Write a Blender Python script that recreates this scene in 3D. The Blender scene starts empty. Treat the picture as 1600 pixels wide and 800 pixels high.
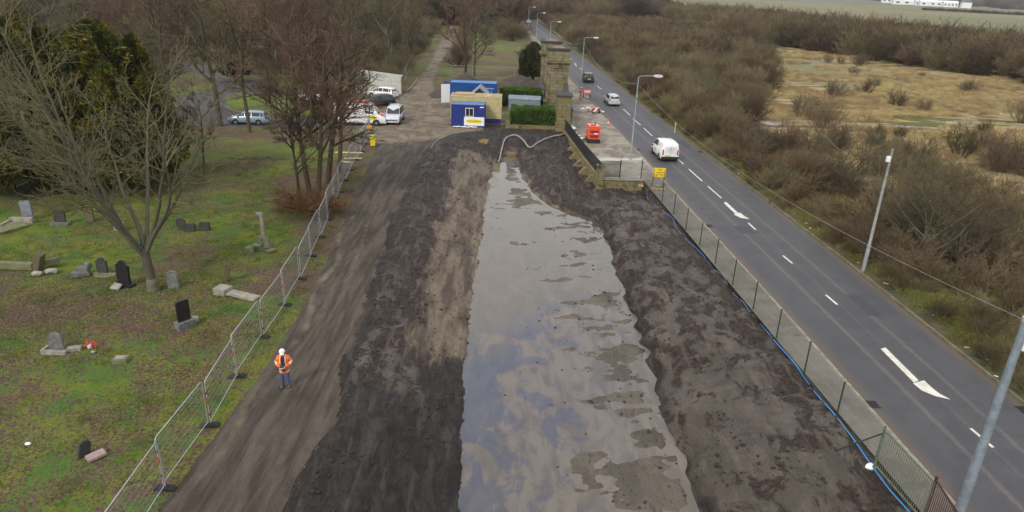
import bpy, bmesh, math, random
import numpy as np
from mathutils import Vector, Matrix
R_ = math.radians
rng = np.random.default_rng(7)
random.seed(7)
sc = bpy.context.scene
COL = sc.collection

# ------------------------------------------------------------------ camera
CH = 16.0; FPX = 1067.0; PITCH = R_(21.9); ROLL = R_(2.05)
fw = np.array([0, math.cos(PITCH), -math.sin(PITCH)]); rt0 = np.array([1., 0, 0]); up0 = np.cross(rt0, fw)
RT = rt0*math.cos(ROLL)+up0*math.sin(ROLL); UP = -rt0*math.sin(ROLL)+up0*math.cos(ROLL)
cd = bpy.data.cameras.new('camera'); cam = bpy.data.objects.new('camera', cd); COL.objects.link(cam)
M4 = Matrix([[RT[i], UP[i], -fw[i], (0, 0, CH)[i]] for i in range(3)]+[[0, 0, 0, 1]])
cam.matrix_world = M4
cd.sensor_width = 36; cd.lens = FPX/1600*36; cd.clip_start = .5; cd.clip_end = 9000
sc.camera = cam
def un(px, py, z=0.):
    """a photograph pixel to its place on the level z"""
    d = fw*FPX+RT*(px-800)+UP*(400-py); t = (z-CH)/d[2]
    return d[0]*t, d[1]*t

# ------------------------------------------------------------------ noise
def _h(ix, iy, s):
    n = (ix.astype(np.int64)*374761393+iy.astype(np.int64)*668265263+s*1442695041) & 0xffffffff
    n = ((n ^ (n >> 13))*1274126177) & 0xffffffff
    return ((n ^ (n >> 16)) & 0xffff)/65535.
def vnoise(x, y, s=0):
    x = np.asarray(x, float); y = np.asarray(y, float)
    ix = np.floor(x); iy = np.floor(y); fx = x-ix; fy = y-iy
    fx = fx*fx*(3-2*fx); fy = fy*fy*(3-2*fy)
    a = _h(ix, iy, s); b = _h(ix+1, iy, s); c = _h(ix, iy+1, s); d = _h(ix+1, iy+1, s)
    return (a*(1-fx)+b*fx)*(1-fy)+(c*(1-fx)+d*fx)*fy
def fbm(x, y, s=0, o=4, g=.5):
    t = 0; a = 1; n = 0
    for i in range(o):
        t = t+a*vnoise(x*2**i, y*2**i, s+i*17); n += a; a *= g
    return t/n*2-1
def sm(a, b, x):
    t = np.clip((x-a)/(b-a), 0, 1); return t*t*(3-2*t)

# ------------------------------------------------------------------ site lines (world metres)
def ip(xs, ys): return lambda y: np.interp(y, xs, ys)
TL = ip([10, 17, 25, 32, 39, 45, 56, 65, 78], [-11.0, -11.0, -10.6, -10.7, -11.3, -12.0, -13.0, -13.8, -15.5])   # track left edge
TR = ip([10, 17.5, 20.4, 21.3, 24.6, 28, 38, 52, 60, 69, 73, 76, 78], [-7, -7, -6.9, -6.3, -7.2, -7.4, -8.1, -8.9, -9.1, -8.9, -8.3, -6.5, -4])
WL = ip([10, 19, 21.8, 29.5, 35, 50, 60, 68, 74], [-1.3, -1.4, -1.6, -2.05, -2.07, -2.2, -2.3, -2.1, -1.6])
WR = ip([10, 19.4, 25.7, 32, 39, 48.6, 51.8, 53.5, 55.3, 59, 62, 66, 74], [6.8, 6.75, 6.65, 6.75, 6.65, 6.6, 6.35, 4.5, 2.6, 1.4, .8, .3, -.8])
FR = ip([10, 18, 20.5, 26.7, 33, 42.6, 49, 52.3, 58.4, 58.7, 65.6, 72.6, 79], [14.0, 13.8, 13.55, 13.3, 13.0, 12.5, 12.1, 11.8, 11.3, 7.5, 6.75, 6.1, 5.4])
KL = ip([-40, 18.6, 23, 30.5, 40, 51, 68.7, 82.4, 107, 126, 199, 280, 420], [16.2, 15.35, 15.15, 14.85, 14.35, 13.7, 12.75, 11.8, 10.3, 9.2, 5.9, 2.4, -5])
KR = ip([-40, 25, 41, 57, 76, 102, 125, 151, 190, 254, 420], [22.9, 22.0, 21.4, 20.5, 19.4, 18.0, 17.0, 15.6, 13.6, 10.3, 2.5])
PL = ip([-40, 10, 18, 58.4, 58.7, 79, 80, 96, 108, 112, 125, 200, 420], [14.1, 14.0, 13.9, 11.35, 7.75, 5.75, 6.6, 7.3, 7.4, 8.1, 7.4, 4.0, -7])
def _wav(f, amp, sc_, sd): return lambda y: f(y)+amp*fbm(np.asarray(y, float)*sc_, np.zeros_like(np.asarray(y, float)), sd, 4)
WL = _wav(WL, .28, .55, 201); WR = _wav(WR, .42, 1.1, 202); TR = _wav(TR, .5, .5, 203)
WZ = -1.45
def inpoly(x, y, poly):
    """signed distance to a polygon, positive inside"""
    x = np.asarray(x, float); y = np.asarray(y, float)
    ins = np.zeros(x.shape, bool); d = np.full(x.shape, 1e9)
    n = len(poly)
    for i in range(n):
        (ax, ay), (bx, by) = poly[i], poly[(i+1) % n]
        c = ((ay > y) != (by > y))
        with np.errstate(divide='ignore', invalid='ignore'):
            ins ^= c & (x < (bx-ax)*(y-ay)/((by-ay) if by != ay else 1e-9)+ax)
        L = (bx-ax)**2+(by-ay)**2+1e-9
        t = np.clip(((x-ax)*(bx-ax)+(y-ay)*(by-ay))/L, 0, 1)
        d = np.minimum(d, np.hypot(x-ax-t*(bx-ax), y-ay-t*(by-ay)))
    return np.where(ins, d, -d)
U = lambda L, z=0.: [un(a, b, z) for a, b in L]
TARMAC = U([(235, 156), (300, 146), (345, 137), (318, 120), (282, 104), (262, 100), (300, 97), (352, 113), (400, 128), (470, 146), (440, 152), (370, 143), (354, 150), (357, 172), (400, 181), (470, 186), (520, 180), (600, 172), (640, 150), (652, 200), (600, 204), (560, 203), (420, 200), (350, 198), (300, 196), (235, 190)])
YARD = U([(556, 204), (590, 172), (636, 143), (652, 124), (672, 97), (694, 55), (704, 37), (714, 37), (709, 65), (690, 98), (676, 130), (688, 158), (790, 175), (796, 196), (760, 203), (705, 208), (690, 214), (640, 226), (590, 228)])
BX = ip([0, 40, 61, 70, 86, 105, 130, 170, 200, 240, 300], [26, 25.5, 25.5, 25.5, 28, 36, 47, 61, 67, 72, 84])       # scrub / open marsh
WOODN = U([(1197, 70), (1322, 88), (1375, 99), (1525, 119), (1600, 134), (1760, 165)], -1)
WOODF = U([(1760, 104), (1600, 86), (1494, 76), (1431, 68), (1337, 58), (1275, 50), (1150, 33), (1000, 22)], -1)
WOOD = WOODN+WOODF+[(60, 420), (14, 300), (30, 240)]

def in_lag(x, y):
    return (x > TR(y)) & (x < FR(y)) & (y < 78)
def height(x, y):
    x = np.asarray(x, float); y = np.asarray(y, float); x, y = np.broadcast_arrays(x, y)
    n1 = fbm(x*.12, y*.12, 3, 3); n2 = fbm(x*.9, y*.9, 11, 4); n3 = fbm(x*3.1, y*3.1, 21, 3)
    cem = .10*n1+.05*n2+.02*n3
    h = cem.copy()
    tl, tr, wl, wr, fr = TL(y), TR(y), WL(y), WR(y), FR(y)
    # track
    rut = .035*np.sin((x-tl)/(tr-tl+1e-6)*math.pi*5+.6*n1)
    trk = .01*n2+.012*n3+rut*.6
    on = sm(-.5, .5, x-tl)*(y < 200)*(x < tr+.5)
    h = h*(1-on)+trk*on
    end = 1-sm(69.0, 76.5, y+.5*n2)
    rid = (1-np.abs(fbm(x*1.7, y*1.7, 101, 4))*2.2); rid2 = 1-np.abs(fbm(x*.9+.4*n2, y*.55, 111, 3))*2.4
    # left bank
    t = np.clip((x-tr)/(wl-tr), 0, 1)
    stre = fbm((x*.5+y*.85)*1.9, (x*.85-y*.5)*.45, 31, 4)       # drag marks of the digger bucket
    lb = np.interp(t, [0, .06, .2, .45, .7, .93, 1.0], [0, .20, .26, -.10, -.78, -1.30, -1.62])
    lb = lb*end+.12*n2*sm(.02, .2, t)+.10*stre*sm(.1, .4, t)+.05*n3*sm(0, .1, t)+.07*rid*sm(0, .15, t)
    mound = sm(22.6, 20.6, y+.4*n2+.0*x)*np.interp(t, [0, .05, .18, .45, .8, 1], [0, .25, .95, 1.0, .35, 0])
    lb = lb+mound*(1+.15*n2)
    L = (x >= tr) & (x <= wl) & (y < 79)
    h = np.where(L, lb, h)
    # right bank
    s = np.clip((x-wr)/(fr-wr), 0, 1)
    far = sm(50, 57, y)
    rb0 = np.interp(s, [0, .05, .11, .2, .5, .85, 1], [-1.62, -1.5, -1.0, -.66, -.22, -.10, -.06])
    rb1 = np.interp(s, [0, .06, .3, .6, .9, 1], [-1.62, -1.35, -1.0, -.75, -.85, -.85])
    rb = rb0*(1-far)+rb1*far
    st2 = fbm((x*.35+y*.94)*.5, (x*.94-y*.35)*2.0, 41, 4)
    rb = rb*end+.15*n2*sm(0, .1, s)+.10*st2*sm(.05, .2, s)+.06*n3+(.08*rid+.05*rid2)*sm(0, .12, s)
    Rm = (x > wr) & (x < fr) & (y < 79)
    h = np.where(Rm, rb, h)
    # basin floor: silt bars just above and below the water
    u = np.clip((x-wl)/(wr-wl), 0, 1)
    bar = fbm((x*.97+y*.2)*.55, (y*.97-x*.2)*1.1, 51, 5)
    bias = np.interp(u, [0, .35, .55, .7, .86, .95, 1], [-1.1, -.75, -.38, -.12, .10, .02, -.2])*sm(60, 30, y)+np.interp(u, [0, .4, .6, .85, 1], [-1.2, -.9, .25, .1, -.2])*sm(52, 60, y)+(-.38)*sm(30, 44, y)*sm(60, 50, y)
    bed = WZ+.07*(bar*1.15+bias+.45*fbm(x*2.2, y*3.4, 57, 4))
    bed = np.clip(bed, WZ-.14, WZ+.09)+.006*n3
    edge = sm(0, .03, u)*sm(1, .985, u)
    bed = bed+end*0
    B = (x > wl) & (x < wr) & (y < 79)
    bedend = bed*end+(1-end)*(-.1+.15*n2)
    h = np.where(B, bedend, h)
    # under the pavement and road
    road = (x >= fr) & (x < KR(y)+.1) & (y < 84) | (x > PL(y)-.1) & (x < KR(y)+.1)
    h = np.where(road, -.12, h)
    # right of the road: verge dropping to the marsh
    d = x-KR(y)
    mz = .02-1.05*sm(1.6, 6, d)+.22*n1*sm(2, 6, d)+.08*n2*sm(.5, 3, d)+.3*fbm(x*.03, y*.03, 61, 3)*sm(5, 20, d)
    h = np.where((d >= .1), mz, h)
    # far away: level with a gentle swell, hills on the skyline
    r = np.hypot(x, y)
    h = h+sm(380, 900, r)*2.0*fbm(x*.002, y*.002, 71, 3)+sm(1500, 3500, r)*(60+30*fbm(x*.0009, y*.0009, 72, 3))
    return h
def H(x, y): return float(height(np.array([x]), np.array([y]))[0])

# ------------------------------------------------------------------ materials
def nn(nt, typ, **k):
    n = nt.nodes.new(typ)
    for a, b in k.items():
        if a.startswith('i_'):
            n.inputs[int(a[2:]) if a[2:].isdigit() else a[2:]].default_value = b
        else: setattr(n, a, b)
    return n
class Mat:
    def __init__(s, name):
        s.m = bpy.data.materials.new(name); s.m.use_nodes = True; s.nt = s.m.node_tree
        s.b = s.nt.nodes['Principled BSDF']; s.pos = None
    def n(s, typ, **k): return nn(s.nt, typ, **k)
    def l(s, a, b): s.nt.links.new(a, b)
    def coord(s, kind='Object', scale=(1, 1, 1), rot=(0, 0, 0)):
        t = s.n('ShaderNodeTexCoord'); mp = s.n('ShaderNodeMapping'); mp.inputs['Scale'].default_value = scale; mp.inputs['Rotation'].default_value = rot
        if kind == 'World':
            g = s.n('ShaderNodeNewGeometry'); s.l(g.outputs['Position'], mp.inputs['Vector'])
        else: s.l(t.outputs[kind], mp.inputs['Vector'])
        return mp.outputs['Vector']
    def noise(s, vec, scale, detail=4, rough=.55, dist=0.):
        k = s.n('ShaderNodeTexNoise'); k.inputs['Scale'].default_value = scale; k.inputs['Detail'].default_value = detail
        k.inputs['Roughness'].default_value = rough; k.inputs['Distortion'].default_value = dist
        if vec is not None: s.l(vec, k.inputs['Vector'])
        return k.outputs['Fac']
    def ramp(s, fac, a, b, ca=0., cb=1.):
        k = s.n('ShaderNodeMapRange', interpolation_type='SMOOTHSTEP'); s.l(fac, k.inputs[0])
        for i, v in zip((1, 2, 3, 4), (a, b, ca, cb)): k.inputs[i].default_value = v
        return k.outputs[0]
    def mix(s, fac, a, b, bt='MIX'):
        k = s.n('ShaderNodeMix', data_type='RGBA', blend_type=bt)
        for sock, v in ((k.inputs[0], fac), (k.inputs[6], a), (k.inputs[7], b)):
            if isinstance(v, bpy.types.NodeSocket): s.l(v, sock)
            elif isinstance(v, (int, float)): sock.default_value = v
            else: sock.default_value = (*v, 1)
        return k.outputs[2]
    def math(s, op, a, b=0.):
        k = s.n('ShaderNodeMath', operation=op)
        for sock, v in ((k.inputs[0], a), (k.inputs[1], b)):
            if isinstance(v, bpy.types.NodeSocket): s.l(v, sock)
            else: sock.default_value = v
        return k.outputs[0]
    def bump(s, h, strength=.4, dist=.05):
        k = s.n('ShaderNodeBump'); k.inputs['Strength'].default_value = strength; k.inputs['Distance'].default_value = dist
        s.l(h, k.inputs['Height']); s.l(k.outputs[0], s.b.inputs['Normal'])
    def out(s, col, rough=None, spec=None):
        if isinstance(col, bpy.types.NodeSocket): s.l(col, s.b.inputs['Base Color'])
        else: s.b.inputs['Base Color'].default_value = (*col, 1)
        if rough is not None:
            if isinstance(rough, bpy.types.NodeSocket): s.l(rough, s.b.inputs['Roughness'])
            else: s.b.inputs['Roughness'].default_value = rough
        if spec is not None: s.b.inputs['Specular IOR Level'].default_value = spec
        return s.m
def simple(name, c, rough=.6, metal=0., var=.25, scale=6., bump=0., c2=None, spec=.5, bs=None):
    k = Mat(name); v = k.coord('Object')
    f = k.ramp(k.noise(v, scale, 5), .3, .7)
    d = c2 or tuple(x*(1-var) for x in c)
    k.out(k.mix(f, c, d), rough, spec); k.b.inputs['Metallic'].default_value = metal
    if bump: k.bump(k.noise(v, bs or scale*4, 5), bump, .03)
    return k.m

def attr(k, name):
    a = k.n('ShaderNodeAttribute'); a.attribute_name = name
    sp = k.n('ShaderNodeSeparateColor'); k.l(a.outputs['Color'], sp.inputs[0])
    return sp.outputs[0], sp.outputs[1], sp.outputs[2], a.outputs['Alpha']

def site_material():
    k = Mat('site_ground')
    A = attr(k, 'ma'); B = attr(k, 'mb')
    v = k.coord('World')
    n_big = k.noise(v, .22, 5, .6, .4); n_mid = k.noise(v, 1.1, 6, .65, .3); n_f = k.noise(v, 7, 5, .7); n_ff = k.noise(v, 26, 3, .7)
    # grass and leaf litter
    g = k.mix(k.ramp(k.noise(v, .5, 5, .6), .38, .62), (.070, .150, .018), (.155, .180, .014))
    g = k.mix(k.ramp(n_f, .45, .8), g, (.040, .062, .013))
    g = k.mix(k.math('MULTIPLY', k.ramp(n_ff, .55, .75), .5), g, (.11, .13, .04))
    vo = k.n('ShaderNodeTexVoronoi'); k.l(v, vo.inputs['Vector']); vo.inputs['Scale'].default_value = 13.; vo.inputs['Randomness'].default_value = 1
    sp = k.n('ShaderNodeSeparateColor'); k.l(vo.outputs['Color'], sp.inputs[0])
    lit = k.mix(sp.outputs[0], (.075, .046, .030), (.165, .104, .068))
    lit = k.mix(k.ramp(n_f, .45, .75), lit, (.04, .035, .018))
    lf = k.math('ADD', k.math('ADD', k.math('MULTIPLY', k.ramp(n_big, .30, .70), .62), k.math('MULTIPLY', k.ramp(n_mid, .25, .75), .50)), k.math('MULTIPLY', B[1], .75))
    lf = k.math('ADD', lf, k.math('MULTIPLY', k.math('SUBTRACT', sp.outputs[1], .5), .8))
    lfac = k.ramp(lf, .74, 1.02)
    col = k.mix(lfac, g, lit)
    # track: wheel-polished brown grey hardcore
    vs = k.coord('World', (1.6, .16, 1)); ns = k.noise(vs, 1.4, 6, .6, .2)
    tr = k.mix(k.ramp(ns, .38, .62), (.050, .038, .029), (.118, .096, .076))
    tr = k.mix(k.ramp(n_mid, .42, .75), tr, (.074, .058, .045))
    tr = k.mix(k.math('MULTIPLY', k.ramp(n_ff, .5, .8), .5), tr, (.15, .135, .12))
    edge = k.math('ADD', A[0], k.math('MULTIPLY', k.math('SUBTRACT', n_mid, .5), .9))
    col = k.mix(k.ramp(edge, .42, .6), col, tr)
    tar = k.mix(k.ramp(n_mid, .4, .7), (.10, .093, .09), (.067, .062, .062))
    col = k.mix(k.ramp(k.math('ADD', B[2], k.math('MULTIPLY', k.math('SUBTRACT', n_mid, .5), .3)), .4, .6), col, tar)
    pal = k.mix(k.ramp(k.noise(v, .55, 6, .6, 1.2), .34, .66), (.12, .098, .070), (.235, .195, .138)); pal = k.mix(k.math('MULTIPLY', k.ramp(ns, .5, .66), .5), pal, (.09, .075, .056))
    col = k.mix(k.ramp(k.math('ADD', A[1], k.math('MULTIPLY', k.math('SUBTRACT', n_mid, .5), .7)), .35, .8), col, pal)
    # mud
    vr = k.coord('World', (1, .45, 1), (0, 0, .35)); vr2 = k.coord('World', (1, .18, 1), (0, 0, -1.0))
    m1 = k.noise(vr, .9, 7, .62, .7); m2 = k.noise(vr2, 1.5, 6, .65, .4); m3 = k.noise(vr, 3.2, 6, .7, .6)
    vq = k.coord('World', (3.2, .42, 1), (0, 0, .95)); vq2 = k.coord('World', (.5, 3.4, 1), (0, 0, .25)); s1 = k.noise(vq, .8, 5, .6, .3); s2 = k.noise(vq2, .7, 5, .6, .3)
    n_b2 = k.noise(v, .16, 3, .5)
    sx = k.n('ShaderNodeSeparateXYZ'); k.l(v, sx.inputs[0])
    bias = k.math('ADD', k.ramp(sx.outputs[1], 18, 42, .045, -.055), k.ramp(k.math('ABSOLUTE', k.math('SUBTRACT', sx.outputs[0], 9.3)), 1.2, 3.8, .03, -.05))
    pt = k.math('ADD', k.noise(k.coord('World', (1, .75, 1), (0, 0, .5)), .75, 8, .68, .9), bias)
    soft = k.mix(k.ramp(m1, .38, .62), (.072, .060, .047), (.120, .101, .081)); soft = k.mix(k.math('MULTIPLY', k.ramp(s2, .5, .6), .5), soft, (.085, .068, .056)); soft = k.mix(k.math('MULTIPLY', k.ramp(n_ff, .5, .75), .35), soft, (.06, .045, .035))
    crumb = k.mix(k.ramp(n_f, .40, .60), (.015, .0085, .0055), (.050, .031, .021)); crumb = k.mix(k.math('MULTIPLY', k.ramp(s1, .53, .62), .6), crumb, (.10, .08, .064))
    md = k.mix(k.ramp(pt, .475, .535), crumb, soft)
    ln = k.noise(k.coord('World', (6., .35, 1), (0, 0, .9)), .5, 2, .4, .2)
    md = k.mix(k.math('MULTIPLY', k.ramp(k.math('ABSOLUTE', k.math('SUBTRACT', ln, .5)), .012, .0), k.ramp(n_mid, .5, .56)), md, (.022, .015, .011))
    gl = k.noise(v, .55, 4, .6, .8); md = k.mix(k.math('MULTIPLY', k.ramp(gl, .58, .68), .55), md, (.095, .092, .095))
    tan = k.mix(k.ramp(m2, .36, .60), (.075, .056, .040), (.20, .155, .108))
    tan = k.mix(k.ramp(k.noise(vr2, 5, 5, .7), .55, .7), tan, (.03, .024, .02))
    md = k.mix(k.ramp(k.math('ADD', B[0], k.math('MULTIPLY', k.math('SUBTRACT', m2, .5), 1.2)), .3, .7), md, tan)
    dk = k.mix(k.ramp(m3, .4, .65), (.014, .0115, .010), (.042, .034, .028)); dk = k.mix(k.math('MULTIPLY', k.ramp(s1, .54, .62), .6), dk, (.07, .06, .052))
    md = k.mix(k.ramp(k.math('ADD', A[3], k.math('MULTIPLY', k.math('SUBTRACT', m1, .5), 1.3)), .35, .7), md, dk)
    col = k.mix(k.ramp(A[2], .3, .7), col, md)
    # wet silt in the basin
    wet = k.mix(k.ramp(k.noise(vr, .8, 5), .4, .62), (.092, .077, .060), (.140, .117, .090))
    wet = k.mix(k.ramp(m3, .56, .70), wet, (.045, .035, .027))
    col = k.mix(k.ramp(B[3], .35, .65), col, wet)
    rg = k.math('SUBTRACT', .92, k.math('MULTIPLY', A[2], .30)); rg = k.math('SUBTRACT', rg, k.math('MULTIPLY', B[3], .32))
    rg = k.math('SUBTRACT', rg, k.math('MULTIPLY', k.math('MULTIPLY', k.ramp(m1, .5, .68), A[2]), .12))
    h = k.math('ADD', n_f, k.math('MULTIPLY', n_ff, .45)); h = k.math('ADD', h, k.math('MULTIPLY', k.math('MULTIPLY', k.math('ADD', m3, m2), A[2]), 1.2))
    k.bump(h, .9, .09)
    return k.out(col, rg, .35)

def marsh_material():
    k = Mat('marsh_grass'); v = k.coord('World'); vs = k.coord('World', (.35, 1, 1), (0, 0, .25))
    a = k.noise(vs, .11, 6, .62, .6); b = k.noise(v, .5, 6, .65); f = k.noise(v, 5, 5, .7)
    reed = k.mix(k.ramp(b, .38, .62), (.42, .335, .180), (.29, .235, .13))
    grn = k.mix(k.ramp(b, .35, .65), (.085, .10, .025), (.15, .135, .05))
    rus = k.mix(k.ramp(b, .35, .65), (.20, .125, .06), (.14, .10, .055))
    c = k.mix(k.ramp(a, .44, .50), grn, reed); c = k.mix(k.ramp(a, .54, .60), c, rus)
    A = attr(k, 'ma')
    dirt = k.mix(k.ramp(b, .4, .6), (.075, .062, .034), (.105, .11, .036))
    c = k.mix(k.ramp(k.math('ADD', A[1], k.math('MULTIPLY', k.math('SUBTRACT', b, .5), .7)), .35, .65), c, dirt)
    c = k.mix(k.ramp(f, .5, .8), c, (.07, .055, .025))
    k.bump(k.math('ADD', b, f), .8, .25)
    return k.out(c, .95, .2)
def field_material():
    k = Mat('field_grass'); v = k.coord('World'); s = k.coord('World', (1, .08, 1), (0, 0, .9))
    c = k.mix(k.ramp(k.noise(v, .006, 4), .42, .58), (.17, .165, .085), (.215, .19, .11))
    c = k.mix(k.math('MULTIPLY', k.ramp(k.noise(s, .12, 4), .4, .7), .4), c, (.13, .14, .06))
    return k.out(c, .95, .2)

# ------------------------------------------------------------------ mesh helpers
def setp(o, label=None, cat=None, group=None, kind=None):
    for a, b in (('label', label), ('category', cat), ('group', group), ('kind', kind)):
        if b: o[a] = b
    return o
def newobj(name, me, parent=None):
    o = bpy.data.objects.new(name, me); COL.objects.link(o)
    if parent: o.parent = parent
    return o
def npmesh(name, V, F, mats, mi=None, smooth=False):
    """V (n,3) array, F (m,k) array of one face size, or a list of lists"""
    me = bpy.data.meshes.new(name)
    if isinstance(F, np.ndarray):
        m, k = F.shape
        me.vertices.add(len(V)); me.vertices.foreach_set('co', np.asarray(V, np.float32).ravel())
        me.loops.add(m*k); me.loops.foreach_set('vertex_index', F.astype(np.int32).ravel())
        me.polygons.add(m); me.polygons.foreach_set('loop_start', np.arange(0, m*k, k, dtype=np.int32))
        me.polygons.foreach_set('loop_total', np.full(m, k, np.int32))
        me.update(calc_edges=True)
    else:
        me.from_pydata([tuple(p) for p in V], [], F); me.update()
    for t in (mats if isinstance(mats, (list, tuple)) else [mats]): me.materials.append(t)
    if mi is not None: me.polygons.foreach_set('material_index', np.asarray(mi, np.int32))
    if smooth: me.polygons.foreach_set('use_smooth', np.ones(len(me.polygons), bool))
    return me
class MB:
    """collects shapes and links them as one mesh object"""
    def __init__(s): s.V = []; s.F = []
    def add(s, V, F):
        n = len(s.V); s.V += [tuple(p) for p in V]; s.F += [[i+n for i in f] for f in F]; return s
    def box(s, c, d, rz=0., rx=0., ry=0., top=None):
        hx, hy, hz = d[0]/2, d[1]/2, d[2]/2; tx, ty = top or (1, 1)
        P = [(-hx, -hy, -hz), (hx, -hy, -hz), (hx, hy, -hz), (-hx, hy, -hz), (-hx*tx, -hy*ty, hz), (hx*tx, -hy*ty, hz), (hx*tx, hy*ty, hz), (-hx*tx, hy*ty, hz)]
        m = Matrix.Translation(c) @ Matrix.Rotation(rz, 4, 'Z') @ Matrix.Rotation(ry, 4, 'Y') @ Matrix.Rotation(rx, 4, 'X')
        return s.add([m @ Vector(p) for p in P], [[0, 3, 2, 1], [4, 5, 6, 7], [0, 1, 5, 4], [1, 2, 6, 5], [2, 3, 7, 6], [3, 0, 4, 7]])
    def tube(s, pts, r, n=8, cap=True):
        pts = [Vector(p) for p in pts]; rs = r if isinstance(r, (list, tuple)) else [r]*len(pts)
        V = []; F = []; prev = None
        for i, p in enumerate(pts):
            t = (pts[min(i+1, len(pts)-1)]-pts[max(i-1, 0)]).normalized()
            if prev is None:
                a = t.cross(Vector((0, 0, 1)))
                if a.length < .01: a = t.cross(Vector((0, 1, 0)))
            else: a = prev-t*prev.dot(t)
            a.normalize(); prev = a; b = t.cross(a)
            for j in range(n):
                q = 2*math.pi*j/n; V.append(p+(a*math.cos(q)+b*math.sin(q))*rs[i])
        for i in range(len(pts)-1):
            for j in range(n):
                k = (j+1) % n; F.append([i*n+j, i*n+k, (i+1)*n+k, (i+1)*n+j])
        if cap: F.append(list(range(n))[::-1]); F.append([(len(pts)-1)*n+j for j in range(n)])
        return s.add(V, F)
    def prism(s, poly, a, b, axis='y'):
        """2-D outline extruded from a to b; axis y: outline in xz, axis x: outline in yz, axis z: outline in xy"""
        f = {'y': lambda p, t: (p[0], t, p[1]), 'x': lambda p, t: (t, p[0], p[1]), 'z': lambda p, t: (p[0], p[1], t)}[axis]
        n = len(poly); V = [f(p, a) for p in poly]+[f(p, b) for p in poly]
        return s.add(V, [list(range(n)), [n+i for i in range(n)][::-1]]+[[i, n+i, n+(i+1) % n, (i+1) % n] for i in range(n)])
    def lathe(s, prof, n=16, c=(0, 0, 0)):
        V = []; F = []
        for r, z in prof:
            for j in range(n):
                q = 2*math.pi*j/n; V.append((c[0]+r*math.cos(q), c[1]+r*math.sin(q), c[2]+z))
        for i in range(len(prof)-1):
            for j in range(n):
                k = (j+1) % n; F.append([i*n+j, i*n+k, (i+1)*n+k, (i+1)*n+j])
        F.append(list(range(n))[::-1]); F.append([(len(prof)-1)*n+j for j in range(n)])
        return s.add(V, F)
    def blob(s, c, r, rz=0., seed=0, amp=.2, sub=1):
        bm = bmesh.new(); bmesh.ops.create_icosphere(bm, subdivisions=sub, radius=1); rr = random.Random(seed)
        m = Matrix.Translation(c) @ Matrix.Rotation(rz, 4, 'Z')
        V = [m @ Vector([v.co[i]*r[i]*(1+rr.uniform(-amp, amp)) for i in range(3)]) for v in bm.verts]
        F = [[v.index for v in f.verts] for f in bm.faces]; bm.free(); return s.add(V, F)
    def build(s, name, mat, parent=None, bevel=0., smooth=False, xf=None):
        me = bpy.data.meshes.new(name); V = s.V if xf is None else [xf @ Vector(p) for p in s.V]
        me.from_pydata(V, [], s.F); me.materials.append(mat)
        bm = bmesh.new(); bm.from_mesh(me); bmesh.ops.recalc_face_normals(bm, faces=bm.faces)
        if bevel:
            bmesh.ops.bevel(bm, geom=list(bm.edges), offset=bevel, segments=2, affect='EDGES', clamp_overlap=True)
        bm.to_mesh(me); bm.free()
        if smooth:
            me.polygons.foreach_set('use_smooth', np.ones(len(me.polygons), bool))
            if smooth != True: me.set_sharp_from_angle(angle=R_(smooth))
        me.update()
        return newobj(name, me, parent)
def thing(name, label, cat, loc=(0, 0, 0), rz=0., group=None):
    o = bpy.data.objects.new(name, None); COL.objects.link(o); o.location = loc; o.rotation_euler = (0, 0, rz)
    o.empty_display_size = .3
    return setp(o, label, cat, group)
def copy_tree(o, loc=None, rz=None, scale=None, label=None, parent=None, group=None):
    c = o.copy(); COL.objects.link(c)
    if parent: c.parent = parent
    if loc is not None: c.location = loc
    if rz is not None: c.rotation_euler = (0, 0, rz)
    if scale is not None: c.scale = scale if isinstance(scale, (tuple, list)) else (scale,)*3
    if label: c['label'] = label
    if group: c['group'] = group
    for ch in KIDS(o): copy_tree(ch, parent=c)
    return c
def KIDS(o): return list(o.children)

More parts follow.
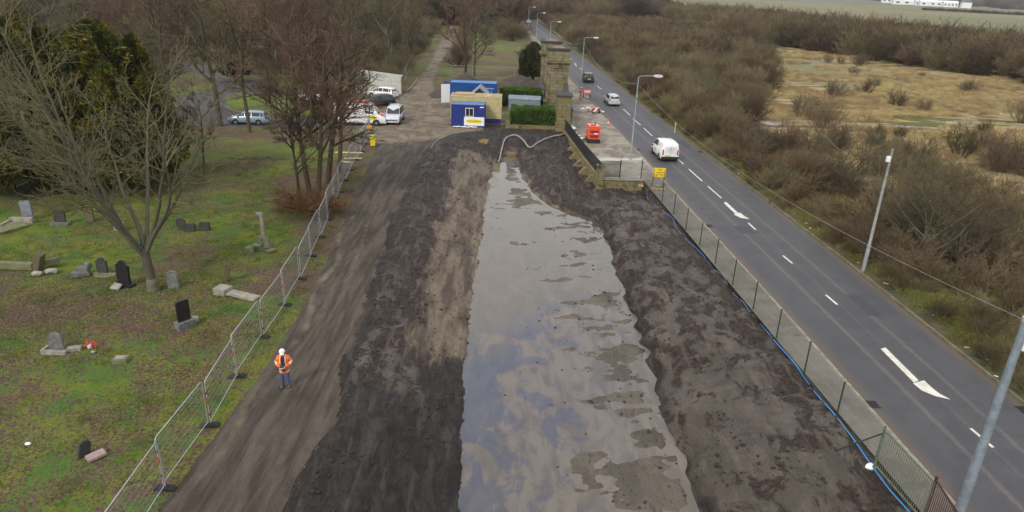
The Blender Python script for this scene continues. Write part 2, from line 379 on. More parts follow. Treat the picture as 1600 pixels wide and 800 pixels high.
# ------------------------------------------------------------------ ground sheets
def graded(lo, hi, a, b, step, g):
    """fine lines between a and b, growing steps out to lo and hi"""
    m = list(np.arange(a, b+step*.5, step)); s = step; x = m[-1]; r = []
    while x < hi: s = s*g; x += s; r.append(x)
    s = step; x = m[0]; l = []
    while x > lo: s = s*g; x -= s; l.append(x)
    return np.array(l[::-1]+m+r)
def build_ground():
    xs = graded(-3500, 3500, -14, 14.4, .14, 1.032)
    ys = [9.]; 
    while ys[-1] < 3600: ys.append(ys[-1]+(max(.12, ys[-1]*.0038) if ys[-1] < 84 else ys[-1]*.011))
    ys = np.array([-60, -40, -25, -15, -8, -2, 3, 6]+ys)
    X, Y = np.meshgrid(xs, ys); nx, ny = len(xs), len(ys)
    x = X.ravel(); y = Y.ravel(); z = height(x, y)
    V = np.stack([x, y, z], 1)
    i = np.arange(nx-1); j = np.arange(ny-1); I, J = np.meshgrid(i, j); q = (J*nx+I).ravel()
    F = np.stack([q, q+1, q+nx+1, q+nx], 1)
    # masks
    n2 = fbm(x*.5, y*.5, 81, 4); tl, tr, wl, wr, fr = TL(y), TR(y), WL(y), WR(y), FR(y)
    track = np.where((y < 80) & (x < tr+.05), sm(-.35, .35, x-tl), 0.)
    yard = sm(-1., 1., inpoly(x, y, YARD)+n2*.8)
    tarm = sm(-.7, .7, inpoly(x, y, TARMAC)+n2*.3)*(1-yard)
    pale = yard*(1-.8*sm(.2, -.6, n2+(y-72)*.1))
    pale = np.maximum(pale, np.exp(-((x-tl-.45-.25*np.sin(y*.7))/.32)**2)*(y < 48)*(.62+.4*n2)*sm(17, 19, y))
    pale = np.maximum(pale, .55*np.exp(-((x-(tl+tr)/2-.2)/.25)**2)*sm(30, 36, y)*sm(62, 50, y))
    track = np.maximum(track, yard)
    lag = (x > tr) & (x < fr) & (y < 78.5)
    mud = np.where(lag | ((x > tr) & (x < KR(y)) & (y < 82)), 1., 0.)
    ringd = np.minimum(x-tr, 99)
    t = np.clip((x-tr)/(wl-tr), 0, 1); s_ = np.clip((x-wr)/(fr-wr), 0, 1)
    dark = np.where(x < wl, sm(27, 22, y+1.2*n2)*sm(-.05, .1, t)*1.2, 0)
    dark = np.maximum(dark, np.where(x < wl, np.exp(-((x-tr-.3)/.45)**2)*.75, 0))
    dark = np.maximum(dark, np.where((x < wl), sm(.62, .85, t+.25*n2)*.9*sm(33, 26, y+2.5*n2), 0))
    dark = np.maximum(dark, sm(71.5, 74.5, y)*.95)
    dark = np.maximum(dark, np.where(x > wr, np.exp(-((s_-.04-.03*n2)/.085)**2)*1.0*sm(60, 50, y)*(.7+.5*n2), 0))
    dark = np.where(lag, dark, 0)
    dark = np.maximum(dark, np.exp(-((x-tr+.35)/.5)**2)*.0)
    tan = np.where((x < wl) & lag, sm(.38, .62, t+.18*n2)*sm(25, 31, y)*sm(73, 66, y), 0)
    tan = np.maximum(tan, np.where((x > wr) & lag, .35*np.exp(-((s_-.16)/.07)**2)*(y < 56)*sm(-.1, .5, n2)+np.where(y > 50, .7*np.exp(-(s_/.1)**2), 0), 0))
    lit = .55*sm(-.2, .5, fbm(x*.13, y*.13, 91, 3))+np.where((x < tl) & (y > 33), .9*np.exp(-((x-tl+1.3)/1.8)**2), 0)
    lit = np.maximum(lit, 1.1*np.exp(-(((x+16)/4.5)**2+((y-54)/8)**2)))
    lit = np.maximum(lit, 1.0*np.exp(-((y-72)/4.5)**2)*(x < -15))
    lit = np.maximum(lit, .75*sm(92, 110, y)*sm(-.55, .2, fbm(x*.06, y*.06, 93, 3)))
    lit = np.maximum(lit, .8*np.exp(-(((x+26)/9)**2+((y-31)/3.2)**2)))
    wet = np.where((x > wl) & (x < wr) & (y < 71), 1., 0.)
    verge = np.where(x > KR(y), sm(5.5, 3.0, x-KR(y)), 0)
    pale = np.where(x > KR(y), verge, pale)
    def ad(me, nm, cols, idx):
        a = me.attributes.new(nm, 'FLOAT_COLOR', 'POINT'); a.data.foreach_set('color', np.stack(cols, 1)[idx].astype(np.float32).ravel())
    cx = (x[F[:, 0]]+x[F[:, 2]])/2; cy = (y[F[:, 0]]+y[F[:, 2]])/2
    tlc, trc, frc = TL(cy), TR(cy), FR(cy)
    zone = np.zeros(len(F), int)
    zlag = (cx > trc) & (cx < frc) & (cy < 78.5)
    zone[(cx > tlc) & (cx <= trc) & (cy < 80)] = 1
    zone[inpoly(cx, cy, YARD) > 0] = 1
    zone[(inpoly(cx, cy, TARMAC) > 0) & (zone == 0)] = 2
    zone[zlag] = 3
    right = cx > KR(cy)-.3
    zone[right] = 4
    r = np.hypot(cx, cy)
    wd = inpoly(cx, cy, [(95, 100)]+WOODN[::-1][:0]+[(60, 420)]+WOODF[::-1]+[(2000, 300), (2000, 3600), (-200, 3600), (-200, 430)])
    zone[(wd > 0) & right] = 5
    zone[r > 1300] = 6
    names = ['grass', 'dirt_track', 'cemetery_road', 'mud_bank', 'marsh', 'field', 'hills']
    SM, MM, FM = site_material(), marsh_material(), field_material()
    HM = simple('far_hills', (.09, .11, .06), .95, scale=.01, c2=(.16, .15, .09))
    ms = [SM, SM, SM, SM, MM, FM, HM]
    for zi, nm in enumerate(names):
        f = F[zone == zi]
        if not len(f): continue
        idx, inv = np.unique(f, return_inverse=True); inv = inv.reshape(f.shape)
        me = npmesh(nm, V[idx], inv, ms[zi], smooth=True)
        ad(me, 'ma', (track, pale, mud, dark), idx); ad(me, 'mb', (tan, lit, tarm, wet), idx)
        setp(newobj(nm, me), kind='structure')
build_ground()

# water
def water_material():
    k = Mat('silty_water'); v = k.coord('World'); n = k.noise(v, .30, 6, .62, 1.2); n2 = k.noise(k.coord('World', (1.4, .5, 1), (0, 0, .3)), .9, 6, .65, .8)
    sep = k.n('ShaderNodeSeparateXYZ'); k.l(v, sep.inputs[0])
    f = k.math('ADD', k.math('MULTIPLY', n, 1.0), k.math('MULTIPLY', k.math('SUBTRACT', n2, .5), .35)); f = k.math('ADD', f, k.math('MULTIPLY', k.math('SUBTRACT', sep.outputs[0], 1.6), .030)); f = k.math('SUBTRACT', f, k.math('MULTIPLY', k.ramp(sep.outputs[1], 28, 44), .22))
    film = k.ramp(f, .45, .53)
    c = k.mix(film, k.mix(k.ramp(n2, .35, .65), (.072, .062, .052), (.10, .086, .07)), k.mix(k.ramp(n2, .4, .6), (.118, .098, .076), (.165, .138, .106)))
    k.bump(k.noise(k.coord('World', (1, 1.4, 1)), 1.3, 3), .04, .02); k.l(k.ramp(film, 0, 1, 1., .5), k.b.inputs['Specular IOR Level'])
    return k.out(c, k.ramp(film, 0, 1, .035, .22))
yy = np.linspace(9, 71, 120)
V = []; 
for y_ in yy: V += [(float(WL(y_))-.25, y_, WZ), (float(WR(y_))+.3, y_, WZ)]
F = np.array([[2*i, 2*i+1, 2*i+3, 2*i+2] for i in range(len(yy)-1)])
setp(newobj('water', npmesh('water', np.array(V), F, water_material())), kind='structure')
def pool(cx, cy, rx, ry, seed, z=-1.0):
    n = 40; V = [(cx, cy, z)]
    for i in range(n):
        a = 2*math.pi*i/n; q = 1+.35*math.sin(3*a+seed)+.2*math.sin(7*a+2*seed)
        V.append((cx+rx*q*math.cos(a), cy+ry*q*math.sin(a), z))
    setp(newobj('marsh_water', npmesh('marsh_water', V, [[0, i+1, (i+1) % n+1] for i in range(n)], bpy.data.materials['silty_water'])), kind='structure')
for px, py, rx, ry in ((1200, 192, 3.5, 1.6), (1228, 214, 1.5, .8), (1400, 199, 2.5, .7), (1465, 202, 3, .7), (1440, 205, 1.2, .5), (1175, 200, 2.4, 1.)):
    x_, y_ = un(px, py, -1.0); pool(x_, y_, rx, ry, px, H(x_, y_)+.06)
# ------------------------------------------------------------------ road, pavement, kerbs
def strip(name, ys, f0, f1, z, mat, nu=6, uvn='u'):
    V = []; u = []
    for y_ in ys:
        a, b = float(f0(y_)), float(f1(y_))
        for i in range(nu+1):
            V.append((a+(b-a)*i/nu, y_, z if not callable(z) else z(i/nu))); u.append(i/nu)
    F = [[j*(nu+1)+i, j*(nu+1)+i+1, (j+1)*(nu+1)+i+1, (j+1)*(nu+1)+i] for j in range(len(ys)-1) for i in range(nu)]
    me = npmesh(name, np.array(V), np.array(F), mat, smooth=True)
    a = me.attributes.new('u', 'FLOAT', 'POINT'); a.data.foreach_set('value', np.array(u, np.float32))
    return setp(newobj(name, me), kind='structure')
def road_mat():
    k = Mat('asphalt'); v = k.coord('World'); a = k.n('ShaderNodeAttribute'); a.attribute_name = 'u'; u = a.outputs['Fac']
    n = k.noise(v, .7, 5, .6); f = k.noise(v, 14, 4, .8); ff = k.noise(v, 60, 2, .8)
    c = k.mix(k.ramp(n, .35, .65), (.053, .054, .060), (.067, .067, .072))
    c = k.mix(k.math('MULTIPLY', k.ramp(f, .5, .8), .4), c, (.13, .13, .14))
    c = k.mix(k.math('MULTIPLY', k.ramp(ff, .55, .75), .6), c, (.16, .155, .15))
    wob = k.math('ADD', u, k.math('MULTIPLY', k.math('SUBTRACT', n, .5), .03))
    for s0, w, am in ((.325, .016, .55), (.66, .016, .5), (.50, .010, .25)):
        d = k.math('ABSOLUTE', k.math('SUBTRACT', wob, s0))
        c = k.mix(k.math('MULTIPLY', k.math('MULTIPLY', k.ramp(d, w*1.8, 0), am), k.ramp(f, .3, .6)), c, (.185, .155, .13))
    for s0, sg in ((0., 1), (1., -1)):
        d = k.math('ABSOLUTE', k.math('SUBTRACT', u, s0))
        e = k.ramp(k.math('ADD', d, k.math('MULTIPLY', k.math('SUBTRACT', n, .5), .07)), .115, .01)
        c = k.mix(k.math('MULTIPLY', e, .85), c, (.115, .088, .066))
    for s0 in (.16, .42, .58, .84):
        d = k.math('ABSOLUTE', k.math('SUBTRACT', wob, s0)); c = k.mix(k.math('MULTIPLY', k.ramp(d, .07, 0), .22), c, (.055, .055, .065))
    k.bump(f, .25, .01); return k.out(c, .62, .4)
def pave_mat():
    k = Mat('pavement_tarmac'); v = k.coord('World'); n = k.noise(v, .45, 6, .65, .6); f = k.noise(v, 12, 4, .75)
    c = k.mix(k.ramp(n, .36, .62), (.125, .115, .094), (.185, .168, .138))
    c = k.mix(k.ramp(f, .5, .8), c, (.085, .08, .07))
    sep = k.n('ShaderNodeSeparateXYZ'); k.l(v, sep.inputs[0]); Y = sep.outputs[1]
    lay = k.ramp(k.math('ADD', Y, k.math('MULTIPLY', n, 2.)), 57.5, 61)
    conc = k.mix(k.ramp(k.noise(v, .28, 6, .7, .8), .40, .60), (.165, .14, .105), (.30, .27, .22))
    conc = k.mix(k.ramp(k.noise(v, 1.7, 5, .7), .52, .7), conc, (.13, .11, .085))
    c = k.mix(lay, c, conc)
    w = k.math('ABSOLUTE', k.math('SUBTRACT', k.math('ADD', Y, k.math('MULTIPLY', n, 3.)), 67.6))
    c = k.mix(k.math('MULTIPLY', k.ramp(w, 1.1, .2), k.ramp(k.noise(k.coord('World', (.5, 1.6, 1)), .9, 5), .38, .5)), c, (.48, .45, .40))
    c = k.mix(k.ramp(k.noise(v, .8, 6, .7), .60, .70), c, (.07, .062, .05))
    k.bump(f, .3, .01); return k.out(c, .8, .4)
ys = np.concatenate([np.arange(-30, 110, 2.), np.arange(110, 421, 6.)])
strip('road', ys, KL, KR, lambda t: .0+.05*(1-(2*t-1)**2), road_mat(), 16)
KW = .14
ysp = np.sort(np.concatenate([np.arange(-30, 110, 1.), [58.39, 58.71, 79.9, 80.1], np.arange(110, 421, 6.)]))
strip('pavement', ysp, PL, lambda y: KL(y)-KW, .10, pave_mat(), 8)
kerbm = simple('kerb_stone', (.30, .27, .21), .85, var=.45, scale=3)
kerbd = simple('kerb_stone_dirty', (.19, .165, .10), .9, scale=1.5, c2=(.10, .095, .045))
def kerb(name, f, side, mat, h=.112):
    m = MB(); y0 = -30.
    while y0 < 330:
        y1 = y0+ (.98 if y0 < 120 else 3.9); g = .02
        a0, a1 = float(f(y0)), float(f(y1))
        s = -KW if side < 0 else KW
        P = [(a0, y0), (a0+s, y0), (a1+s, y1), (a1, y1)]
        dz = random.uniform(-.006, .006)
        m.add([(p[0], p[1], -.1) for p in P]+[(p[0], p[1], h+dz) for p in P], [[0, 1, 2, 3], [4, 5, 6, 7], [0, 4, 5, 1], [1, 5, 6, 2], [2, 6, 7, 3], [3, 7, 4, 0]])
        y0 = y1+g
    return setp(m.build(name, mat), kind='structure')
kerb('kerb', KL, -1, kerbm); kerb('kerb', KR, 1, kerbd, .10)
vergem = Mat('verge_dirt'); v = vergem.coord('World'); nz = vergem.noise(v, 1.3, 6, .7)
vm = vergem.out(vergem.mix(vergem.ramp(nz, .4, .6), (.095, .082, .055), (.065, .066, .027)), .95, .2); vergem.bump(vergem.noise(v, 9, 4), .7, .05)
strip('verge', ys, lambda y: KR(y)+KW, lambda y: KR(y)+1.1, .065, vm, 4)

white = simple('road_paint', (.72, .70, .62), .6, scale=3., c2=(.55, .53, .47))
def road_z(x, y):
    a, b = float(KL(y)), float(KR(y)); t = (x-a)/(b-a); return .05*(1-(2*t-1)**2)+.008
def mark(poly, name='road_marking'):
    V = [(x, y, road_z(x, y)) for x, y in poly]; n = len(V)
    o = newobj(name, npmesh(name, V, [list(range(n))], white)); return setp(o, kind='structure')
dashes = [((898, 100), (901, 104.3)), ((933, 135), (939.5, 139.8)), ((974, 171), (984.5, 181)), ((989, 186.5), (1001, 196)), ((1006, 201), (1019, 213)), ((1025, 217.5), (1035, 227)), ((1058.5, 249), (1068, 257.5)), ((1076, 265), (1097, 284)), ((1106, 292), (1127, 310.5)), ((1169, 349.5), (1180.5, 360)), ((1223, 400.5), (1238, 413)), ((1290, 462), (1308, 477.5)), ((1516, 671), (1551, 701)), ((1650, 785), (1690, 820))]
cl = []
for a, b in dashes:
    p = np.array(un(*a)); q = np.array(un(*b)); d = (q-p)/np.linalg.norm(q-p); w = np.array([-d[1], d[0]])*.065
    mark([p-w, p+w, q+w, q-w]); cl.append(((p+q)/2))
for y0 in np.arange(141, 330, 9.):
    x0 = float(KL(y0)*.46+KR(y0)*.54); x1 = float(KL(y0+3)*.46+KR(y0+3)*.54); mark([(x0-.07, y0), (x0+.07, y0), (x1+.07, y0+3), (x1-.07, y0+3)])
def arrow(P1, P2):
    o = mark([un(*p) for p in P1], 'road_arrow'); P = [un(*p) for p in P2]
    o2 = mark(P, 'road_arrow')
arrow([(1375.5, 546.5), (1383, 544.5), (1435, 596.2), (1427.5, 599.5)], [(1426, 600.5), (1443.5, 596), (1455, 607), (1468, 617), (1485, 626), (1462, 621), (1440, 612)])
arrow([(1130.5, 318), (1134.5, 316.5), (1153, 333.5), (1149, 335.5)], [(1146, 336), (1156, 333), (1162, 338), (1171.5, 343.5), (1157, 341.5)])

for i, y_ in enumerate((24.5, 47, 71)):
    for s_ in (1, -1):
        if s_ < 0 and i == 1: continue
        x_ = float(KL(y_))+.3 if s_ > 0 else float(KR(y_))-.3; m = MB()
        for j in range(7): m.box((x_-.18+.06*j, y_, road_z(x_, y_)+.012), (.025, .42, .03))
        m.box((x_, y_-.23, road_z(x_, y_)+.01), (.46, .04, .035)); m.box((x_, y_+.23, road_z(x_, y_)+.01), (.46, .04, .035))
        setp(m.build('drain_grate', bpy.data.materials.get('drain_iron') or simple('drain_iron', (.035, .032, .03), .7)), 'iron drain grate set in the road edge beside the kerb', 'drain grate', 'drain grates along the road')
tarp = simple('old_tar_patch', (.055, .055, .062), .7, scale=9., bump=.2)
for x_, y_, w_, l_ in ((19.6, 33, .8, 2.6), (16.6, 45.5, 1.1, 1.6), (18.5, 73, .7, 3.2)):
    P_ = [(x_-w_/2, y_), (x_+w_/2, y_), (x_+w_/2-.1, y_+l_), (x_-w_/2-.1, y_+l_)]; V_ = [(a, b, road_z(a, b)-.002) for a, b in P_]
    setp(newobj('road_patch', npmesh('road_patch', V_, [[0, 1, 2, 3]], tarp)), kind='structure')

# cemetery kerbs around the lawn edges
def path_kerb(pts, name='kerb'):
    P = [un(*p) for p in pts]; m = MB()
    for a, b in zip(P[:-1], P[1:]):
        a = Vector((*a, 0)); b = Vector((*b, 0)); L = (b-a).length; c = (a+b)/2; c.z = H(c.x, c.y)+.05
        m.box(c, (L, .16, .16), rz=math.atan2(b.y-a.y, b.x-a.x))
    return setp(m.build(name, kerbm), kind='structure')
path_kerb([(250, 140), (280, 139), (310, 138), (330, 136), (342, 133)]); path_kerb([(354, 168), (362, 173), (372, 176), (385, 177.5), (400, 178)])
path_kerb([(350, 113), (362, 119), (378, 123), (396, 126)]); path_kerb([(630, 143), (636, 142), (642, 137), (648, 130), (652.5, 123)])
path_kerb([(245, 176), (262, 170), (280, 167)])

# ------------------------------------------------------------------ materials for things
galv = simple('galvanised_steel', (.42, .44, .46), .42, .55, .3, 9); galvl = simple('bright_galvanised', (.48, .50, .51), .4, .35, .25, 5)
green_st = simple('dark_green_steel', (.035, .06, .045), .5, .2); blackr = simple('black_rubber', (.022, .022, .024), .8, var=.3)
dkst = simple('dark_steel', (.04, .042, .045), .5, .5); redp = simple('red_tape', (.55, .06, .03), .6); greyp = simple('lamp_column_grey', (.29, .34, .38), .5, .25, .25, 3)
stone = None
def stone_mat(name, c1, c2, moss=(.12, .13, .03), bw=.95, bh=.42, mamt=.5, mort=(.10, .085, .06)):
    k = Mat(name); v = k.coord('Object'); t = k.n('ShaderNodeTexBrick')
    g = k.n('ShaderNodeNewGeometry'); s = k.n('ShaderNodeSeparateXYZ'); k.l(v, s.inputs[0]); cmb = k.n('ShaderNodeCombineXYZ')
    k.l(k.math('ADD', s.outputs[0], s.outputs[1]), cmb.inputs[0]); k.l(s.outputs[2], cmb.inputs[1]); k.l(cmb.outputs[0], t.inputs['Vector'])
    t.inputs['Scale'].default_value = 1; t.inputs['Brick Width'].default_value = bw; t.inputs['Row Height'].default_value = bh; t.inputs['Mortar Size'].default_value = .012
    t.inputs['Color1'].default_value = (*c1, 1); t.inputs['Color2'].default_value = (*c2, 1); t.inputs['Mortar'].default_value = (*mort, 1)
    n = k.noise(v, 1.2, 6, .7); f = k.noise(v, 9, 5, .7)
    c = k.mix(k.ramp(n, .5, .68), t.outputs['Color'], (.055, .045, .032))
    c = k.mix(k.math('MULTIPLY', k.ramp(k.noise(v, .9, 5, .6), .48, .62), mamt), c, moss)
    c = k.mix(k.math('MULTIPLY', k.ramp(f, .4, .8), .5), c, (.09, .08, .06))
    h = k.math('ADD', k.math('MULTIPLY', t.outputs['Fac'], -1.5), f); k.bump(h, .7, .03)
    return k.out(c, .9, .3)
sand = stone_mat('weathered_sandstone', (.27, .225, .145), (.20, .17, .11)); sandm = stone_mat('mossy_sandstone', (.24, .20, .11), (.17, .15, .085), (.17, .155, .03), mamt=.8)
greys = simple('grey_granite', (.18, .185, .175), .8, var=.45, scale=5, bump=.4); blacks = simple('black_granite', (.022, .022, .025), .35, var=.3); pale_s = simple('pale_limestone', (.34, .32, .27), .85, var=.4, scale=4, bump=.4)
browns = simple('brown_sandstone', (.13, .10, .07), .9, c2=(.09, .09, .04), bump=.5); pinks = simple('pink_granite', (.36, .27, .24), .7, var=.3); darks = simple('dark_weathered_stone', (.065, .062, .058), .85, var=.5, bump=.4); mossy = simple('mossy_stone', (.20, .19, .14), .9, c2=(.12, .14, .03), bump=.5, scale=3)
bluegr = simple('blue_grey_slate', (.21, .24, .28), .7, var=.3)

# ------------------------------------------------------------------ temporary fence along the track
def heras(label, group, w=3.4, h=1.95, red=False):
    t = thing('mesh_fence', label, 'fence panel', group=group)
    m = MB(); r = .019; c = .12
    m.tube([(-w/2, 0, .12), (-w/2, 0, h-c), (-w/2+c*.35, 0, h-c*.35), (-w/2+c, 0, h), (w/2-c, 0, h), (w/2-c*.35, 0, h-c*.35), (w/2, 0, h-c), (w/2, 0, .12)], r, 8)
    m.tube([(-w/2, 0, .20), (w/2, 0, .20)], r*.9, 8); m.build('frame', galvl, t, smooth=60)
    q = MB(); n = int(w/.075)
    for i in range(1, n): x = -w/2+w*i/n; q.tube([(x, 0, .2), (x, 0, h)], .0022, 3, False)
    for z in (.35, .6, .85, 1.1, 1.35, 1.6, 1.8): q.tube([(-w/2, .003, z), (w/2, .003, z)], .0028, 3, False)
    q.build('wire_mesh', galv, t)
    for z_ in (1.45, .5): k = MB(); k.box((-w/2+.03, 0, z_), (.13, .06, .05)); k.build('clamp', dkst, t)
    if red:
        k = MB(); k.tube([(-w/2, 0, .95), (-w/2, 0, 1.25)], .026, 8); k.build('red_tape', redp, t)
    return t
def fence_foot(group):
    m = MB(); m.prism([(-.36, 0), (.36, 0), (.36, .06), (.26, .13), (-.26, .13), (-.36, .06)], -.12, .12, 'y')
    for s in (-1, 1): m.box((s*.16, 0, .134), (.06, .1, .012))
    m.tube([(0, 0, .12), (0, 0, .17)], .035, 8)
    return setp(m.build('rubber_block', blackr, bevel=.008), 'black rubber block foot under the joints of the temporary fence', 'rubber block', group)
GF = 'mesh fence panels between cemetery and track'; GQ = 'rubber feet of the mesh fence'
fpx = [(175, 893), (258, 763), (331, 662), (372, 587), (415.6, 522), (448, 474.6), (472.6, 431.5), (489.5, 393), (506, 360), (518, 330), (527, 306), (537, 285), (547, 266), (557, 249), (566, 233.5), (573, 222), (577.5, 211), (580, 201)]
jp = [un(*p) for p in fpx]
# resample to equal panels of 3.45 m along that line
acc = [0.]
for a, b in zip(jp[:-1], jp[1:]): acc.append(acc[-1]+math.dist(a, b))
def along(s): return float(np.interp(s, acc, [p[0] for p in jp])), float(np.interp(s, acc, [p[1] for p in jp]))
PN = 3.42; k0 = acc[1]; joints = []
s_ = k0-PN*2
while s_ < acc[-1]+.5: joints.append((float(np.interp(s_, acc, [p[0] for p in jp])) if s_ > 0 else jp[0][0], jp[1][1]-(k0-s_) if s_ < k0 else along(s_)[1])); s_ += PN
plainp = redpn = foot0 = None
for i, (a, b) in enumerate(zip(joints[:-1], joints[1:])):
    red = i in (2, 3, 4, 5, 6)
    src = redpn if red else plainp
    L = 'galvanised mesh fence panel with red tape on its post' if red else 'plain galvanised mesh fence panel along the track edge'
    if src is None:
        src = heras(L, GF, red=red); t = src
        if red: redpn = src
        else: plainp = src
    else: t = copy_tree(src)
    cx, cy = (a[0]+b[0])/2, (a[1]+b[1])/2; off = (.04 if i % 2 else -.04)
    t.location = (cx+off, cy, H(cx, cy)); t.rotation_euler = (0, random.uniform(-.012, .012), math.atan2(b[1]-a[1], b[0]-a[0]))
    t.scale = (math.dist(a, b)/PN*.995, 1, random.uniform(.99, 1.02))
    if foot0 is None: f = foot0 = fence_foot(GQ)
    else: f = copy_tree(foot0)
    f.location = (b[0], b[1], H(*b)-.01); f.rotation_euler = (0, 0, random.uniform(-.25, .15))
# far site fences
def fence_row(px, n, label):
    P = [un(*p) for p in px]; (x0, y0), (x1, y1) = P[0], P[-1]
    for i in range(n):
        a = (x0+(x1-x0)*i/n, y0+(y1-y0)*i/n); b = (x0+(x1-x0)*(i+1)/n, y0+(y1-y0)*(i+1)/n)
        t = copy_tree(plainp, label=label, group=label); t.location = ((a[0]+b[0])/2, (a[1]+b[1])/2, H(*a)); t.rotation_euler = (0, 0, math.atan2(b[1]-a[1], b[0]-a[0])); t.scale = (math.dist(a, b)/3.42, 1, 1.05)
fence_row([(706, 121), (835, 125)], 4, 'mesh fence panel across the lawn behind the soil heaps')
fence_row([(632, 128), (645, 101)], 5, 'mesh fence panel beside the lane on the grass verge')
fence_row([(698, 117), (706, 121)], 1, 'mesh fence panel turned at the corner beside the lane')

# ------------------------------------------------------------------ chain link fence by the pavement
def fz(x, y): return max(H(x, y), -.1)
fx = [(1001, 281), (1034, 317), (1052, 337), (1071, 362), (1093, 386), (1117, 414), (1144, 448), (1176, 486), (1212, 532), (1255.5, 586), (1306, 654), (1366, 728)]
FP = [un(*p) for p in fx]
cf = thing('chain_link_fence', 'long dark green chain link fence between mud bank and pavement', 'fence', (0, 0, 0))
for x, y in FP:
    m = MB(); m.tube([(x, y, -.3), (x, y, 1.72)], .035, 8); m.tube([(x, y, 1.72), (x, y, 1.735)], .038, 8); m.build('post', green_st, cf, smooth=60)
m = MB(); x, y = FP[-1]; m.tube([(x, y, 1.45), (x-1.1, y+.9, -.1)], .03, 6); m.build('brace', green_st, cf, smooth=60)
m = MB(); q = MB()
for a, b in zip(FP[:-1], FP[1:]):
    L = math.dist(a, b); ux, uy = (b[0]-a[0])/L, (b[1]-a[1])/L; nz_ = 1.6; s = .065
    for z in (.08, .85, 1.66): q.tube([(a[0], a[1], z), (b[0], b[1], z)], .004, 4, False)
    for sg in (1, -1):
        k = -nz_
        while k < L:
            t0, t1 = (k, k+nz_); z0, z1 = (.05, .05+nz_) if sg > 0 else (.05+nz_, .05)
            c0 = max(t0, 0); c1 = min(t1, L)
            if c1 > c0:
                za = z0+(z1-z0)*(c0-t0)/nz_; zb = z0+(z1-z0)*(c1-t0)/nz_
                m.tube([(a[0]+ux*c0, a[1]+uy*c0, za), (a[0]+ux*c1, a[1]+uy*c1, zb)], .0019, 3, False)
            k += s*1.4
m.build('chain_link', simple('green_wire', (.06, .075, .065), .5, .3), cf); q.build('line_wire', galv, cf)

def railing(a, b, label, mat, n, h=1.75, posts=(0, 1), group=None, rail=None, z0=None, half=None):
    L = math.dist(a, b); z = fz(*a) if z0 is None else z0
    t = thing('railing', label, 'railing', (a[0], a[1], z), math.atan2(b[1]-a[1], b[0]-a[0]), group)
    for p in posts: m = MB(); m.box((p*L, 0, h/2+.02), (.07, .07, h+.1)); m.build('post', mat, t, bevel=.006)
    for zz in (h-.06, .16): m = MB(); m.box((L/2, 0, zz), (L-.07, .045, .05)); m.build('rail', rail or mat, t)
    m = MB()
    for i in range(1, n):
        x = L*(half or 1.)*i/n; m.tube([(x, 0, .16), (x, 0, h-.06)], .013, 5, False)
    m.build('bars', mat, t); return t
rust = simple('rusty_red_steel', (.10, .035, .028), .7, .2, .4); grn2 = simple('weathered_green_steel', (.17, .21, .16), .6, .2, .4)
pa, pb = FP[-1], un(1441, 815); rail1 = railing(pa, pb, 'weathered green vertical bar railing at the near end of the fence', grn2, 26)
pc = un(1490, 900); railing(pb, pc, 'rust red vertical bar railing beyond the green one in the near corner', rust, 22)
ra, rb = un(934, 282.5), FP[0]
rl = railing(ra, rb, 'grey topped bar railing closing the end of the layby', green_st, 36, h=1.72, posts=(0, .5, 1), rail=galvl, z0=.1, half=.5)
m = MB(); L = math.dist(ra, rb)
for i in range(1, 34): x = L*.5+L*.5*i/34; m.tube([(x, 0, .16), (x, 0, 1.66)], .004, 3, False)
for z in np.arange(.25, 1.66, .12): m.tube([(L*.5, 0, z), (L, 0, z)], .004, 3, False)
m.build('wire_mesh', galv, rl)

# ------------------------------------------------------------------ low stone wall with railing, buttresses, gate piers
wall = thing('retaining_wall', 'low mossy stone retaining wall with buttresses below the layby', 'wall', (0, 0, 0))
WP = [(7.55, 58.5), (6.75, 65.6), (6.1, 72.6), (5.55, 78.6)]
m = MB()
for a, b in zip(WP[:-1], WP[1:]):
    L = math.dist(a, b); m.box(((a[0]+b[0])/2, (a[1]+b[1])/2, -.45), (L+.01, .42, 1.5), rz=math.atan2(b[1]-a[1], b[0]-a[0]))
m.build('wall_body', sandm, wall)
m = MB(); m.box((7.5, 58.5, -.05), (.62, .62, 2.7)); m.build('end_pier', sandm, wall, bevel=.02)
m = MB(); m.box((7.5, 58.5, 1.34), (.72, .72, .08)); m.build('cap', sand, wall)
for y_ in (60.5, 63.4, 66.2, 69.0, 71.8, 74.6):
    x_ = float(np.interp(y_, [p[1] for p in WP], [p[0] for p in WP])); m = MB()
    m.prism([(x_-1.15, -1.6), (x_-.15, -1.6), (x_-.15, -.15), (x_-.45, -.15), (x_-1.15, -.95)], y_-.24, y_+.24, 'y'); m.build('buttress', sandm, wall)
m = MB(); m.box((9.55, 58.52, -.46), (3.6, .34, 1.09)); m.build('end_wall', sandm, wall); m = MB(); m.box((9.55, 58.5, .12), (3.6, .42, .07)); m.build('end_coping', kerbm, wall)
rt = thing('wall_railing', 'dark flat bar railing on top of the low stone wall', 'railing', (0, 0, 0))
m = MB(); q = MB()
for a, b in zip(WP[:-1], WP[1:]):
    A = Vector((*a, 0)); B = Vector((*b, 0)); n = int((B-A).length/.17)
    for z in (.42, 1.42): q.tube([A+Vector((0, 0, z)), B+Vector((0, 0, z))], .028, 5)
    for i in range(n):
        p = A+(B-A)*i/n; m.box((p.x, p.y, .92), (.02, .075, 1.25), rz=math.atan2(B.y-A.y, B.x-A.x)+1.57)
m.build('bars', dkst, rt); q.build('rail', dkst, rt)

